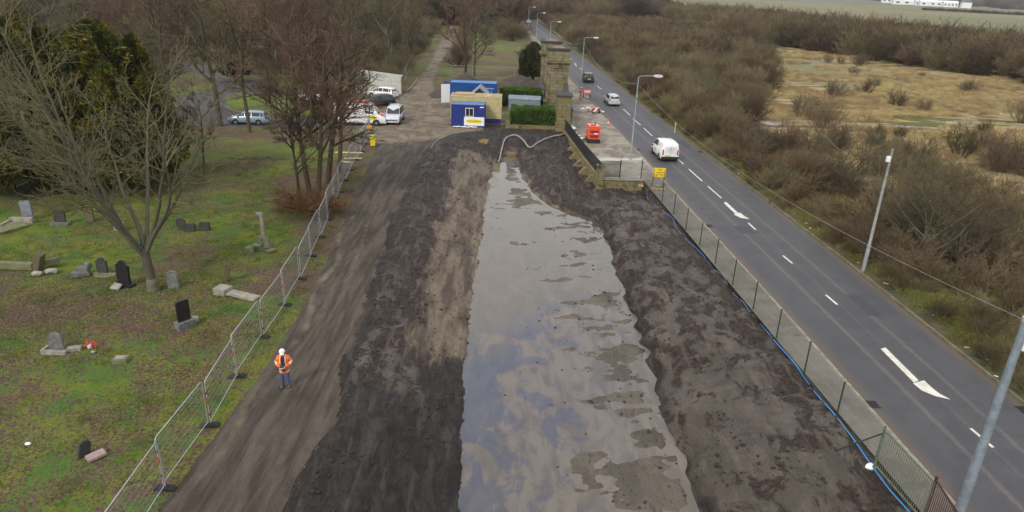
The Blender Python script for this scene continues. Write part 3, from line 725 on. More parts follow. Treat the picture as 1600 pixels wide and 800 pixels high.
def pier(name, label, cx, cy, w, d, h, z0=0.):
    t = thing(name, label, 'gate pier', (cx, cy, z0))
    def B(z0, z1, ex, nm, mat=sand, bv=.03):
        m = MB(); m.box((0, 0, (z0+z1)/2), (w+ex, d+ex, z1-z0)); return m.build(nm, mat, t, bevel=bv)
    B(-.3, .9, .5, 'plinth'); B(.903, 1.05, .62, 'plinth_moulding'); B(1.053, h*.735, 0, 'shaft')
    for s in (-1, 1):
        m = MB(); m.box((s*(w/2-.18), -d/2-.05, 1.05+(h*.70-1.05)/2), (.36, .094, h*.70-1.05)); m.build('pilaster', sand, t)
    m = MB(); m.box((0, -d/2-.03, h*.675), (w*.72, .056, .42)); m.build('name_panel', sandm, t)
    m = MB(); m.box((0, -d/2-.075, h*.715), (w*.9, .09, .10)); m.build('string_course', sand, t)
    m = MB(); m.box((-w*.02, -d/2-.062, h*.675), (w*.40, .006, .2)); m.build('carved_panel', darks, t)
    B(h*.738, h*.76, .25, 'frieze'); B(h*.763, h*.80, .62, 'cornice', sandm); B(h*.803, h*.965, .05, 'attic'); B(h*.968, h, .38, 'cap', darks)
    m = MB(); m.box((0, 0, h+.05), (w*.7, d*.7, .22), top=(.5, .5)); m.build('coping', sand, t); return t
pier('gate_pier', 'tall square sandstone gate pier with cornice, nearer of the pair', 5.25, 95.4, 2.85, 2.85, 8.0)
pier('gate_pier', 'tall sandstone gate pier standing partly behind the nearer one', 4.75, 105.6, 2.85, 2.85, 8.1)
m = MB(); t = thing('gate_wall', 'low sandstone wall joining the two gate piers to the pavement', 'wall', (0, 0, 0))
m.box((3.4, 100.5, 1.0), (.5, 7, 2.2)); m.build('wall_body', sand, t); m = MB(); m.box((3.4, 100.5, 2.16), (.7, 7.1, .12)); m.build('coping', darks, t)
t = thing('stone_wall', 'sandstone screen wall stepping down from pier to end pillar', 'wall', (0, 0, 0))
m = MB(); m.prism([(82, -.2), (93.8, -.2), (93.8, 3.4), (90.5, 2.4), (86, 1.95), (82, 1.9)], 6.15, 6.6, 'x'); m.build('wall_body', sand, t)
m = MB(); m.prism([(82, 1.903), (86, 1.953), (90.5, 2.403), (93.8, 3.403), (93.8, 3.55), (90.5, 2.55), (86, 2.1), (82, 2.05)], 6.05, 6.7, 'x'); m.build('coping', darks, t)
t = thing('stone_pillar', 'square mossy stone end pillar beside the clipped hedge', 'pillar', (5.4, 80.3, 0))
m = MB(); m.box((0, 0, 1.9), (1.6, 2.4, 4.2)); m.build('shaft', sandm, t, bevel=.03); m = MB(); m.box((0, 0, 4.08), (1.85, 2.65, .16)); m.build('cap', darks, t, bevel=.02); m = MB(); m.box((0, 0, .25), (1.8, 2.6, .9)); m.build('base', sandm, t, bevel=.02)
t = thing('stone_kerb', 'low mossy stone kerb wall along the front of the clipped hedge', 'wall', (0, 0, 0))
m = MB(); m.box((1.8, 80.1, .12), (5.4, .35, .6)); m.box((-1.05, 82.0, .12), (.35, 3.8, .6)); m.box((-1.05, 80.1, .35), (.5, .5, 1.1)); m.build('wall_body', sandm, t, bevel=.02)

# ------------------------------------------------------------------ cabins and containers
def steel_box(name, label, cat, x0, x1, y0, y1, h, mat, roofm, corr=.16, depth=.035, rz=0., frame=None, base=.12):
    w, d = x1-x0, y1-y0; frame = frame or mat
    t = thing(name, label, cat, ((x0+x1)/2, (y0+y1)/2, base), rz)
    m = MB(); pr = []; n = int((w-.2)/corr); 
    def corrugate(L):
        P = []; n = max(2, int(L/corr)); c = L/n
        for i in range(n):
            a = -L/2+i*c; P += [(a, 0), (a+c*.3, 0), (a+c*.42, depth), (a+c*.88, depth)]
        return P+[(L/2, 0)]
    for (L, dd, rot) in ((w-.16, d, 0), (w-.16, d, math.pi), (d-.16, w, math.pi/2), (d-.16, w, -math.pi/2)):
        P = corrugate(L); V = []; F = []; M = Matrix.Rotation(rot, 4, 'Z')
        for (a, b) in P:
            V += [M @ Vector((a, -dd/2+.02+b, .1)), M @ Vector((a, -dd/2+.02+b, h-.1))]
        for i in range(len(P)-1): F.append([2*i, 2*i+2, 2*i+3, 2*i+1])
        m.add(V, F)
    m.build('wall_panel', mat, t)
    m = MB()
    for sx in (-1, 1):
        for sy in (-1, 1): m.box((sx*(w/2-.05), sy*(d/2-.05), h/2), (.12, .12, h))
    for sy in (-1, 1):
        for z in (.06, h-.06): m.box((0, sy*(d/2-.045), z), (w-.24, .085, .115))
    for sx in (-1, 1):
        for z in (.06, h-.06): m.box((sx*(w/2-.045), 0, z), (.085, d-.24, .115))
    m.build('frame', frame, t)
    m = MB(); n = int(w/.32)
    m.box((0, 0, h-.045), (w-.2, d-.2, .05))
    for i in range(n): m.box((-w/2+w*(i+.5)/n, 0, h-.008), (.14, d-.26, .03))
    m.build('roof', roofm, t)
    return t, w, d
bl = simple('blue_paint', (.022, .045, .25), .45, var=.25, scale=2); bl_lit = simple('blue_paint_lit_top', (.10, .21, .50), .4, var=.3, scale=3); bl2 = simple('mid_blue_paint', (.012, .085, .31), .45, var=.25, scale=2); bl2_lit = simple('mid_blue_paint_lit_top', (.07, .24, .58), .4, var=.3)  # roof blues are the wall blues lightened, daylight on the tops put into colour
cream = simple('cream_paint', (.55, .49, .25), .6, var=.22, scale=2.5); creamr = simple('cream_rusty_roof', (.52, .44, .30), .7, c2=(.25, .15, .09), scale=1.2)
glass = simple('dark_glass', (.02, .024, .028), .08, var=.2, spec=.8); whitep = simple('white_panel', (.80, .82, .84), .4, var=.06); yel = simple('yellow_print', (.80, .68, .03), .5, var=.08); ply = simple('plywood', (.50, .36, .20), .8, var=.3); redprint = simple('dark_red_print', (.30, .08, .02), .6); orange = simple('orange_fabric', (.86, .20, .025), .75, var=.2, scale=12)
def text(name, s, size, mat, parent, loc, rot=(math.pi/2, 0, 0), ext=.002, wid=None, shear=0.):
    c = bpy.data.curves.new(name, 'FONT'); c.body = s; c.size = size; c.extrude = ext; c.align_x = 'CENTER'; c.align_y = 'CENTER'; c.shear = shear; c.materials.append(mat)
    o = bpy.data.objects.new(name, c); COL.objects.link(o); o.parent = parent; o.location = loc; o.rotation_euler = rot
    if wid:
        bpy.context.view_layer.update(); o.scale = (wid/max(o.dimensions[0], .01), 1, 1)
    me = bpy.data.meshes.new_from_object(o.evaluated_get(bpy.context.evaluated_depsgraph_get())); o2 = bpy.data.objects.new(name, me); COL.objects.link(o2)
    o2.parent = parent; o2.location = o.location; o2.rotation_euler = o.rotation_euler; o2.scale = o.scale
    bpy.data.objects.remove(o); return o2
t, w, d = steel_box('site_cabin', 'small dark blue site cabin with a window and white banner', 'site cabin', -7.65, -3.75, 79.7, 82.0, 2.55, bl, bl_lit, base=.05)
f = MB()
for (c, s) in (((-.0, -d/2-.02, 2.16), (.96, .05, .06)), ((0, -d/2-.02, 1.24), (.96, .05, .06)), ((-.45, -d/2-.02, 1.7), (.06, .05, .86)), ((.45, -d/2-.02, 1.7), (.06, .05, .86)), ((-.02, -d/2-.02, 1.7), (.04, .04, .86))): f.box((c[0]+.18, c[1], c[2]), s)
wf = f.build('window', whitep, t); m = MB(); m.box((.18, -d/2-.005, 1.7), (.86, .02, .86)); m.build('pane', glass, wf)
bn = MB(); bn.box((.72, -d/2-.035, .66), (2.35, .02, 1.0)); bo = bn.build('banner', whitep, t)
e = MB(); e.prism([(.70+1.0*math.cos(a), .68+.23*math.sin(a)) for a in np.linspace(0, 2*math.pi, 40)[:-1]], -d/2-.046, -d/2-.053, 'y'); e.build('yellow_oval', yel, bo)
text('lettering', 'Casaedbans', .34, redprint, bo, (.70, -d/2-.056, .68), wid=1.55, shear=.25)
m = MB(); m.box((1.6, -d/2-.03, 2.3), (.45, .02, .12)); m.build('name_plate', whitep, t)
m = MB(); rr = random.Random(3)
for i in range(14): m.blob((-7.3+i*.2, 79.35+rr.uniform(-.15, .15), .06+rr.uniform(0, .08)), (.22, .16, .07), rr.uniform(0, 3), i, .3)
setp(m.build('plastic_sheet', whitep, smooth=True), 'crumpled white plastic sheet on the ground below the small blue cabin', 'sheet')
t, w, d = steel_box('storage_container', 'cream steel container with rusty roof behind the small blue cabin', 'container', -8.0, -1.9, 82.5, 85.2, 2.6, cream, creamr, base=.55)
m = MB(); m.box((0, 0, -.27), (w-.3, d-.2, .54)); m.build('base_skirt', bl, t)
m = MB(); m.box((-1.4, .2, h_ if (h_ := 2.68) else 0), (2.2, 1.7, .10), rz=.05); setp(m.build('roof_board', ply, t))
t, w, d = steel_box('shipping_container', 'mid blue shipping container with open end doors behind the cream one', 'container', -9.0, -2.85, 92.3, 94.8, 2.75, bl2, bl2_lit, base=.6)
for s, hh, aa in ((-1, 0, .25), (1, 0, .5)):
    m = MB(); m.box((0, -.62, 1.3), (.06, 1.2, 2.4)); 
    for z in (.5, 1.1, 1.7, 2.2): m.box((-.04, -.62, z), (.03, 1.0, .05))
    for y_ in (-.35, -.9): m.tube([(-.05, y_, .15), (-.05, y_, 2.5)], .02, 6)
    o = m.build('container_door', whitep if s < 0 else bl2, t); o.location = (-w/2-.03, -1.15 if s < 0 else 1.15, 0); o.rotation_euler = (0, 0, -1.15 if s < 0 else -1.9)
text('lettering', 'GESU 45027', .22, whitep, t, (2.2, -d/2-.004, 2.1)); text('lettering', '31\n22', .2, whitep, t, (2.4, -d/2-.004, 1.65))
t = thing('timber_gable', 'small grey timber gable roof between the cream and blue containers', 'roof', (-4.8, 88.6, 1.2))
m = MB(); m.prism([(-1.1, 1.3), (0, 2.25), (1.1, 1.3), (1.1, 1.42), (0, 2.4), (-1.1, 1.42)], -1.5, 1.5, 'y'); m.build('roof', simple('grey_felt', (.28, .31, .35), .8), t)
m = MB(); m.prism([(-.95, -1.2), (.95, -1.2), (.95, 1.4), (0, 2.2), (-.95, 1.4)], -1.35, 1.35, 'y'); m.build('wall', simple('black_boards', (.03, .03, .035), .8), t)
t = thing('storage_tank', 'blue grey metal tank with curved lid between the two hedges', 'tank', (.95, 92.3, 0), -.05)
gt = simple('blue_grey_metal', (.21, .27, .31), .5, .2, .25, 3); arc = [(-.85, 1.55)]+[(.85*math.sin(a), 1.55+.42*math.cos(a)) for a in np.linspace(-1.45, 1.45, 12)]+[(.85, 1.55)]
m = MB(); m.prism(arc, -2.15, 2.15, 'x'); m.build('lid', gt, t); m = MB(); m.box((0, 0, .78), (4.2, 1.6, 1.53)); m.build('body', gt, t, bevel=.02); m = MB(); m.box((0, 0, 1.62), (.06, 1.76, .80), top=(1, .4)); m.build('lid_seam', galvl, t)
# soil heaps
soil = simple('dark_soil', (.048, .036, .03), .95, c2=(.075, .058, .048), scale=.8, bump=.8)
def heap(label, cx, cy, rx, ry, h, seed):
    n, r = 48, 14; V = [(0, 0, h)]; F = []
    for i in range(1, r+1):
        for j in range(n):
            a = 2*math.pi*j/n; q = i/r; k = 1+.22*float(fbm(np.array(math.cos(a)*1.5+seed), np.array(math.sin(a)*1.5), seed, 3))
            x, y = rx*q*k*math.cos(a), ry*q*k*math.sin(a); z = h*(1-q**1.7)*(1-.25*q)+.16*h*float(fbm(np.array(x*.9), np.array(y*.9), seed, 4))*(1-q)**.3-.1*q
            V.append((x, y, z))
    for j in range(n): F.append([0, 1+j, 1+(j+1) % n])
    for i in range(r-1):
        for j in range(n): a = 1+i*n; F.append([a+j, a+n+j, a+n+(j+1) % n, a+(j+1) % n])
    o = newobj('soil_heap', npmesh('soil_heap', V, F, soil, smooth=True)); o.location = (cx, cy, H(cx, cy)); return setp(o, label, 'soil heap')
heap('wide brown soil heap behind the blue shipping container', 0.2, 109.5, 5.2, 4.5, 2.5, 3); heap('dark soil heap at the tree foot behind the blue container', -8.2, 109.5, 3.4, 3.6, 2.5, 5); heap('small soil heap beside the lane with a wire edge', -11.8, 103, 1.5, 4, .7, 7)
# ------------------------------------------------------------------ vehicles
tyre_m = simple('tyre', (.02, .02, .021), .85, var=.2); rim_m = simple('rim', (.42, .43, .45), .35, .7); lampr = simple('red_lamp', (.45, .015, .012), .2); lampw = simple('clear_lamp', (.75, .77, .8), .1); trim = simple('black_trim', (.02, .02, .022), .6); platey = simple('yellow_plate', (.75, .55, .04), .5, var=.05); platew = simple('white_plate', (.7, .7, .68), .5, var=.05)
def paint(name, c, met=.0):
    k = Mat(name); n = k.noise(k.coord('Object'), 2.5, 4); k.out(k.mix(k.ramp(n, .4, .8), c, tuple(x*.85+.012 for x in c)), .32, .5); k.b.inputs['Metallic'].default_value = met; k.b.inputs['Coat Weight'].default_value = .5; return k.m
def vehicle(name, label, cat, st, W, glass_rows, wheels, wr, pm, rear='car', group=None, mirror=None, sidewin=(0, 99), lights=True, zs=.28, noglass_side=()):
    """st: stations rear to front (y, belt z, roof z, roof half width factor, body half width factor)"""
    t = thing(name, label, cat, group=group); m = MB(); nR = 13; V = []; rings = []
    for (y, zb, zr, fr_, fb) in st:
        w = W/2*fb; wr_ = W/2*fr_; zm = zs+(zb-zs)*.55
        h = [(w*.90, zs), (w, zs+.12), (w*1.0, zm), (w*.985, zb-.05), (w*.955, zb), (wr_*1.0, zr-.04 if zr > zb+.1 else zr), (wr_*.88, zr+.015 if zr > zb+.1 else zr+.012)]
        half = h; ring = [(-a, y, z) for a, z in half]+[(0, y, half[-1][1]+.02)]+[(a, y, z) for a, z in half[::-1]]; rings.append(ring)
    nR = len(rings[0]); V = [p for r in rings for p in r]; F = []
    for i in range(len(rings)-1):
        for j in range(nR-1): F.append([i*nR+j, i*nR+j+1, (i+1)*nR+j+1, (i+1)*nR+j])
        F.append([i*nR+nR-1, i*nR, (i+1)*nR, (i+1)*nR+nR-1])
    F.append(list(range(nR))); F.append([(len(rings)-1)*nR+j for j in range(nR)][::-1]); m.add(V, F); body = m.build('body', pm, t, smooth=38)
    def pane(quad, nm, ins=.07, off=.012, mt=glass):
        c = sum((Vector(q) for q in quad), Vector())/4; P = [Vector(q)+(c-Vector(q))*ins*1.6 for q in quad]; n = (P[1]-P[0]).cross(P[3]-P[0]).normalized()
        if n.dot(c-Vector((0, c.y*.6, .7))) < 0: n = -n
        g = MB(); g.add([p+n*off for p in P]+[p-n*.02 for p in P], [[0, 1, 2, 3], [4, 5, 6, 7], [0, 4, 5, 1], [1, 5, 6, 2], [2, 6, 7, 3], [3, 7, 4, 0]]); return g.build(nm, mt, t)
    for i in range(len(st)-1):
        kind = glass_rows.get(i)
        if kind in ('side', 'both'):
            for s in (1, -1):
                j = 4; a, b = rings[i], rings[i+1]; q = [a[j], b[j], b[j+1], a[j+1]]; q = [(s*-p[0] if s > 0 else p[0], p[1], p[2]) for p in q]; pane(q, 'window')
        if kind in ('front', 'rear', 'both'):
            a, b = rings[i], rings[i+1]; q = [a[5], a[nR-6], b[nR-6], b[5]]; pane(q, 'windscreen' if kind != 'rear' else 'rear_window', .04, .034)
    if 'back' in glass_rows:
        z0, z1, hw = glass_rows['back']; y = st[0][0]; pane([(-hw, y, z0), (hw, y, z0), (hw*.92, y+.02, z1), (-hw*.92, y+.02, z1)], 'rear_window', .0, .015)
    for y in wheels:
        for s in (-1, 1):
            x = s*(W/2-.10); w = MB(); w.lathe([(wr*.62, -.11), (wr*.97, -.10), (wr, -.06), (wr, .06), (wr*.97, .10), (wr*.62, .11)], 20); M = Matrix.Translation((x, y, wr)) @ Matrix.Rotation(math.pi/2, 4, 'Y')
            wh = w.build('tyre', tyre_m, None, smooth=40, xf=M); wh.name = 'wheel'; wh.parent = t
            r = MB(); r.lathe([(.05, -.118), (wr*.6, -.105), (wr*.63, .0), (wr*.6, .105), (.05, .118)], 16); r.build('rim', rim_m, wh, smooth=40, xf=M)
            ar = MB(); ar.lathe([(wr*1.16, -.02), (wr*1.16, .02)], 22); ar.build('wheel_arch', trim, t, xf=Matrix.Translation((s*(W/2*.985), y, wr*1.02)) @ Matrix.Rotation(math.pi/2, 4, 'Y'))
    y0 = st[0][0]; y1 = st[-1][0]
    for s in (-1, 1):
        q = MB(); q.box((s*W*.40, y0-.01, .9 if rear == 'car' else .95), (.22 if rear == 'car' else .12, .06, .16 if rear == 'car' else .55)); q.build('tail_light', lampr, t, bevel=.01)
        q = MB(); q.box((s*W*.37, y1+.005, .68), (.3, .08, .14)); q.build('headlight', lampw, t, bevel=.015)
        q = MB(); q.box((s*(W/2+.09), mirror or 1.0, .98), (.18, .10, .14)); q.build('mirror', trim if rear != 'car' else pm, t, bevel=.02)
    q = MB(); q.box((0, y0-.04, .42), (W*.94, .12, .24)); q.build('bumper', trim if rear == 'van' else pm, t, bevel=.02)
    q = MB(); q.box((0, y1+.03, .40), (W*.9, .12, .22)); q.build('bumper', pm, t, bevel=.02)
    q = MB(); q.box((0, y1+.04, .56), (W*.42, .04, .10)); q.build('grille', trim, t)
    q = MB(); q.box((0 if rear != 'van' else -.25, y0-.03 if rear == 'van' else y0-.02, .66), (.52, .025, .12)); q.build('number_plate', platey, t)
    q = MB(); q.box((0, y1+.095, .40), (.52, .02, .11)); q.build('number_plate', platew, t)
    q = MB(); q.box((0, (y0+y1)/2, .25), (W*.86, (y1-y0)*.94, .14)); q.build('underside', trim, t)
    return t
HATCH = [(-2.05, .80, .84, .60, .88), (-2.0, .92, 1.0, .78, .94), (-1.75, .95, 1.36, .70, .98), (-1.5, .95, 1.43, .74, 1), (-.5, .93, 1.47, .76, 1), (.25, .92, 1.43, .74, 1), (.55, .915, 1.30, .74, 1), (1.05, .90, .93, .82, 1), (1.6, .84, .86, .80, .98), (1.95, .72, .73, .74, .92), (2.08, .58, .60, .6, .84)]
HG = {1: 'rear', 2: 'side', 3: 'side', 4: 'side', 5: 'side', 6: 'front'}
HG = {1: 'rear', 3: 'side', 4: 'side', 5: 'both', 6: 'both'}
HG = {1: 'rear', 2: 'side', 3: 'side', 4: 'side', 5: 'side', 6: 'both'}
silver = paint('silver_paint', (.52, .54, .57), .3); dkblue = paint('dark_paint', (.028, .034, .042), .2); lbl = paint('ice_blue_paint', (.34, .45, .54), .35); wht = paint('white_paint', (.80, .82, .82)); silv2 = paint('pale_silver_paint', (.60, .61, .68), .25); blkp = paint('black_paint', (.02, .02, .024))
def put(t, x, y, rz, z=None): t.location = (x, y, H(x, y) if z is None else z); t.rotation_euler = (0, 0, rz); return t
hdg = lambda y: math.atan2(-(float(KL(y+5))-float(KL(y-5))), 10)
ESTATE = [(a-.1 if i < 3 else a, b, c+.02, d, e) for i, (a, b, c, d, e) in enumerate(HATCH)]
def estate_extra(t):
    for s in (-1, 1): q = MB(); q.tube([(s*.52, -1.5, 1.50), (s*.54, -1.3, 1.54), (s*.54, .1, 1.54), (s*.52, .3, 1.49)], .02, 6); q.build('roof_rail', dkst, t)
x, y = un(957.5, 166); t = vehicle('parked_car', 'silver estate car driving behind the dark one towards the gate piers', 'car', ESTATE, 1.76, HG, (-1.25, 1.28), .31, silver); t.name = 'moving_car'; put(t, x+.05, y+1.9, hdg(y), .03); estate_extra(t)
x, y = un(921, 130); t = vehicle('moving_car', 'black car driving away, farthest vehicle beside the gate piers', 'car', [(a, b+.05, c+.12, d, e) for a, b, c, d, e in HATCH], 1.84, HG, (-1.28, 1.3), .34, dkblue); put(t, x-.2, y+2.0, hdg(y), .03)
x, y = un(826, 19); t = vehicle('moving_car', 'white oncoming car at the far end of the road', 'car', HATCH, 1.76, HG, (-1.25, 1.28), .31, wht); put(t, float(KL(300))+2, 300, math.pi+hdg(300), .03)
t = vehicle('parked_car', 'ice blue hatchback parked behind two tree trunks', 'car', HATCH, 1.76, HG, (-1.25, 1.28), .31, lbl); put(t, -30.3, 77.2, math.pi/2+.05)
VAN = [(-2.15, 1.15, 1.60, .76, .93), (-2.1, 1.2, 1.72, .80, .97), (-1.9, 1.2, 1.80, .82, 1), (-.4, 1.2, 1.83, .83, 1), (.55, 1.17, 1.80, .80, 1), (.95, 1.12, 1.66, .76, 1), (1.5, 1.03, 1.08, .80, 1), (1.95, .92, .94, .78, .97), (2.2, .70, .72, .7, .90)]
x, y = un(1042, 253.5); t = vehicle('moving_van', 'small white panel van with lettering on its rear doors, driving away', 'van', VAN, 1.82, {3: 'side', 4: 'side', 5: 'both'}, (-1.3, 1.4), .33, wht, 'van', mirror=1.15); put(t, x+.1, y+2.1, hdg(y), .03)
gprint = simple('grey_print', (.16, .20, .22), .6)
text('lettering', 'LONDON', .26, gprint, t, (.04, -2.155, 1.36), wid=1.05, rot=(math.pi/2-.05, 0, 0)); 
for z, w_, s_ in ((1.18, .95, 'HEATING AND PLUMBING'), (1.05, .8, 'Gas Repair Service'), (.93, 1.15, 'www.heatingservice')): text('lettering', s_, .09, gprint, t, (.04, -2.162, z), wid=w_)
m = MB(); m.box((.02, -2.16, .95), (.012, .03, 1.1)); m.build('door_gap', trim, t)
for s in (-1,): 
    text('lettering', 'Plumbing', .22, gprint, t, (s*.915, .3, .82), (math.pi/2, 0, -math.pi/2)); text('lettering', 'BOILERS', .2, gprint, t, (s*.83, -.9, 1.42), (math.pi/2+.18, 0, -math.pi/2))
PICK = [(-2.4, .95, 1.0, .84, .95), (-2.35, 1.0, 1.5, .78, .98), (-2.1, 1.02, 1.74, .78, 1), (-1.0, 1.02, 1.82, .80, 1), (.3, 1.02, 1.80, .78, 1), (.55, 1.02, 1.72, .78, 1), (1.05, 1.02, 1.07, .84, 1), (1.9, 1.0, 1.03, .84, 1), (2.2, .85, .87, .8, .96), (2.3, .66, .68, .75, .9)]
t = vehicle('parked_car', 'pale silver four wheel drive parked facing the camera by the yard', 'car', PICK, 1.86, {1: 'rear', 2: 'side', 3: 'side', 4: 'side', 5: 'both'}, (-1.4, 1.45), .38, silv2, mirror=.8); x, y = un(611, 196); put(t, x, y+2.4, math.pi+.02)
for s in (-1, 1): q = MB(); q.tube([(s*.62, -1.9, 1.9), (s*.62, .2, 1.9)], .025, 6); q.build('roof_rail', dkst, t)
q = MB(); q.tube([(-.7, 2.38, .55), (.7, 2.38, .55)], .04, 6); q.build('bull_bar', trim, t)
BIG = [(-2.9, 1.3, 2.2, .84, .95), (-2.85, 1.4, 2.4, .86, .99), (-2.6, 1.4, 2.48, .86, 1), (.6, 1.4, 2.5, .86, 1), (1.3, 1.35, 2.42, .82, 1), (1.6, 1.3, 2.2, .80, 1), (2.2, 1.2, 1.26, .82, 1), (2.65, 1.05, 1.08, .80, .97), (2.9, .8, .82, .74, .9)]
t = vehicle('parked_van', 'large white van with red roof rack and tail behind the bare trees', 'van', BIG, 2.0, {3: 'side', 4: 'side', 5: 'both'}, (-1.9, 1.9), .36, wht, 'van', mirror=1.7); x, y = un(556, 197); put(t, x+.3, y+1.4, -math.pi/2+.06)
redv = paint('red_paint', (.60, .03, .03))
for (yy_, ll) in ((-2.2, 1.1), (-.7, 1.0), (.6, .8)): q = MB(); q.box((0, yy_, 2.62), (1.35, ll, .2)); q.build('roof_load', redv, t, bevel=.04)
q = MB(); q.box((0, 2.45, 1.22), (1.4, .55, .1)); q.build('red_bonnet_panel', redv, t); q = MB(); q.box((1.005, 1.5, .95), (.02, .6, .5)); q.build('yellow_marking', yel, t); q = MB(); q.box((1.0, -.3, 1.0), (.012, 4.6, .10)); q.build('side_stripe', redv, t)
t = vehicle('parked_car', 'black car parked in the shade of the white sheeted stand', 'car', HATCH, 1.78, HG, (-1.25, 1.28), .31, blkp); x, y = un(592, 166); put(t, x, y, 2.2)
t = vehicle('parked_car', 'white car half hidden by branches in front of the sheeted stand', 'car', HATCH, 1.76, HG, (-1.25, 1.28), .31, wht); x, y = un(585, 152); put(t, x+1.2, y, 1.2)
t = thing('sheeted_stand', 'wide white sheeted store beside the lane behind parked cars', 'shelter', (*un(592, 146), 0), .03)
m = MB(); m.prism([(-3.3, 0), (3.3, 0), (3.3, 2.6), (-3.3, 3.3)], 0, .12, 'y'); m.build('front_sheet', simple('pale_sheet', (.55, .57, .52), .8, var=.3, scale=3), t); m = MB(); m.box((0, 1.3, 2.7), (6.6, 2.4, .1), ry=.1); m.build('roof_sheet', simple('pale_roof', (.45, .45, .38), .8), t)
for x_ in (-3.1, 0, 3.1): m = MB(); m.box((x_, 2.3, 1.3), (.12, .12, 2.6)); m.build('post', ply, t)
t = thing('trailer', 'low white trailer standing on the grass left of the parked vans', 'trailer', (*un(487, 160), 0), .1)
m = MB(); m.box((0, 0, .75), (3.4, 1.8, .5), top=(.95, .9)); m.build('tub', whitep, t, bevel=.04); m = MB(); m.tube([(1.7, 0, .6), (2.9, 0, .5)], .05, 6); m.build('drawbar', dkst, t)
for s in (-1, 1): m = MB(); m.lathe([(.3, -.1), (.3, .1)], 16); m.build('wheel', tyre_m, t, xf=Matrix.Translation((0, s*.95, .3)) @ Matrix.Rotation(math.pi/2, 4, 'X'))

# ------------------------------------------------------------------ lamp columns
def lamp(x, y, h=8.0, arm=1.5, label=''):
    t = thing('street_lamp', label, 'street lamp', (x, y, .1), 0, 'street lamps along the pavement')
    m = MB(); m.tube([(0, 0, -.1), (0, 0, 1.4), (0, 0, 1.45), (0, 0, h-.15)], [.105, .10, .075, .055], 10); m.tube([(0, 0, h-.15), (.08, 0, h-.02), (.25, 0, h+.02), (arm, 0, h+.08)], .04, 8); m.build('column', greyp, t, smooth=60)
    m = MB(); m.prism([(arm-.1, h), (arm+.15, h-.06), (arm+.75, h+.0), (arm+.8, h+.1), (arm+.6, h+.19), (arm+.1, h+.18), (arm-.1, h+.12)], -.16, .16, 'y'); m.build('lamp_head', simple('lamp_head', (.62, .64, .66), .4) if 'lamp_head' not in bpy.data.materials else bpy.data.materials['lamp_head'], t, bevel=.03)
    m = MB(); m.box((arm+.4, 0, h-.05), (.5, .22, .06)); m.build('lens', lampw, t, bevel=.01); m = MB(); m.box((0, -.09, 6.2), (.2, .12, .35)); m.build('bracket_box', greyp, t); return t
for p, lb in (((985, 249), 'grey street lamp standing at the kerb behind the layby railing'), ((907.5, 139.5), 'street lamp behind the orange worker and road sign'), (None, 'street lamp rising just behind the gate piers'), (None, 'second street lamp beyond the gate piers'), (None, 'third street lamp beyond the gate piers'), (None, 'farthest street lamp near the top of the road')):
    if p: x, y = un(*p, .1); ly = y
    else: ly += 44; y = ly; x = float(KL(y))-1.1
    lamp(x, y, label=lb)
t = thing('lighting_column', 'tall plain grey pole with white box on the scrub side verge', 'pole', (*un(1348, 425), 0.05)); m = MB(); m.tube([(0, 0, -.1), (0, 0, 1.6), (0, 0, 1.62), (0, 0, 7.7)], [.12, .115, .09, .07], 10); m.build('column', simple('weathered_grey_pole', (.26, .27, .27), .7, var=.3), t, smooth=60); m = MB(); m.box((-.14, -.04, 7.1), (.2, .22, .34)); m.build('white_box', whitep, t, bevel=.03)
m = MB(); m.tube([(0, 0, 1.58), (0, 0, 1.68)], .13, 10); m.build('collar', galv, t)
NC = (14.75, 17.6)
t = thing('lighting_column', 'thick galvanised lighting column rising close in the bottom right corner', 'pole', (*NC, .1)); m = MB(); m.tube([(0, 0, -.1), (0, 0, 1.8), (0, 0, 1.85), (0, 0, 7.4)], [.16, .155, .15, .105], 14); m.build('column', simple('galvanised_column', (.30, .36, .41), .45, .4, .3, 4), t, smooth=60)
m = MB(); m.tube([(0, 0, 7.35), (0, 0, 7.5)], .125, 14); m.build('collar', galvl, t, smooth=60); m = MB(); m.tube([(0, 0, 7.5), (0, 0, 9.6)], .06, 10); m.build('upper_column', dkst, t, smooth=60); m = MB(); m.box((.18, 0, 6.6), (.16, .2, .3)); m.build('white_box', whitep, t, bevel=.02)
def cable(name, pts, r, mat, label, cat, n=8, smooth_iter=True, parent=None):
    P = [Vector(p) for p in pts]; Q = []
    for i in range(len(P)-1):
        p0, p1, p2, p3 = P[max(i-1, 0)], P[i], P[i+1], P[min(i+2, len(P)-1)]
        for k in range(6): u = k/6; Q.append(.5*((2*p1)+(p2-p0)*u+(2*p0-5*p1+4*p2-p3)*u*u+(3*p1-p0-3*p2+p3)*u**3))
    Q.append(P[-1]); m = MB(); m.tube(Q, [r(q) for q in Q] if callable(r) else r, n); return setp(m.build(name, mat, parent, smooth=True), label, cat)
wirem = simple('grey_cable', (.30, .31, .30), .6)
l1 = un(985, 249, .1); l2 = un(907.5, 139.5, .1)
def sag(a, b, s, n=12): return [(a[0]+(b[0]-a[0])*i/n, a[1]+(b[1]-a[1])*i/n, a[2]+(b[2]-a[2])*i/n-4*s*(i/n)*(1-i/n)) for i in range(n+1)]
cable('overhead_cable', sag((*l1, 7.4), (NC[0]+.1, NC[1], 7.45), 1.4), .007, wirem, 'thin overhead cable sagging from near column to first street lamp', 'cable')
cable('overhead_cable', sag((*l2, 7.4), (*l1, 7.4), 1.6), .013, wirem, 'thin overhead cable sagging between the first and second street lamps', 'cable')
cable('overhead_cable', sag((*l2, 7.4), (float(KL(l2[1]+44))-1.1, l2[1]+44, 7.4), 1.6), .014, wirem, 'thin overhead cable from second street lamp to gate piers', 'cable')
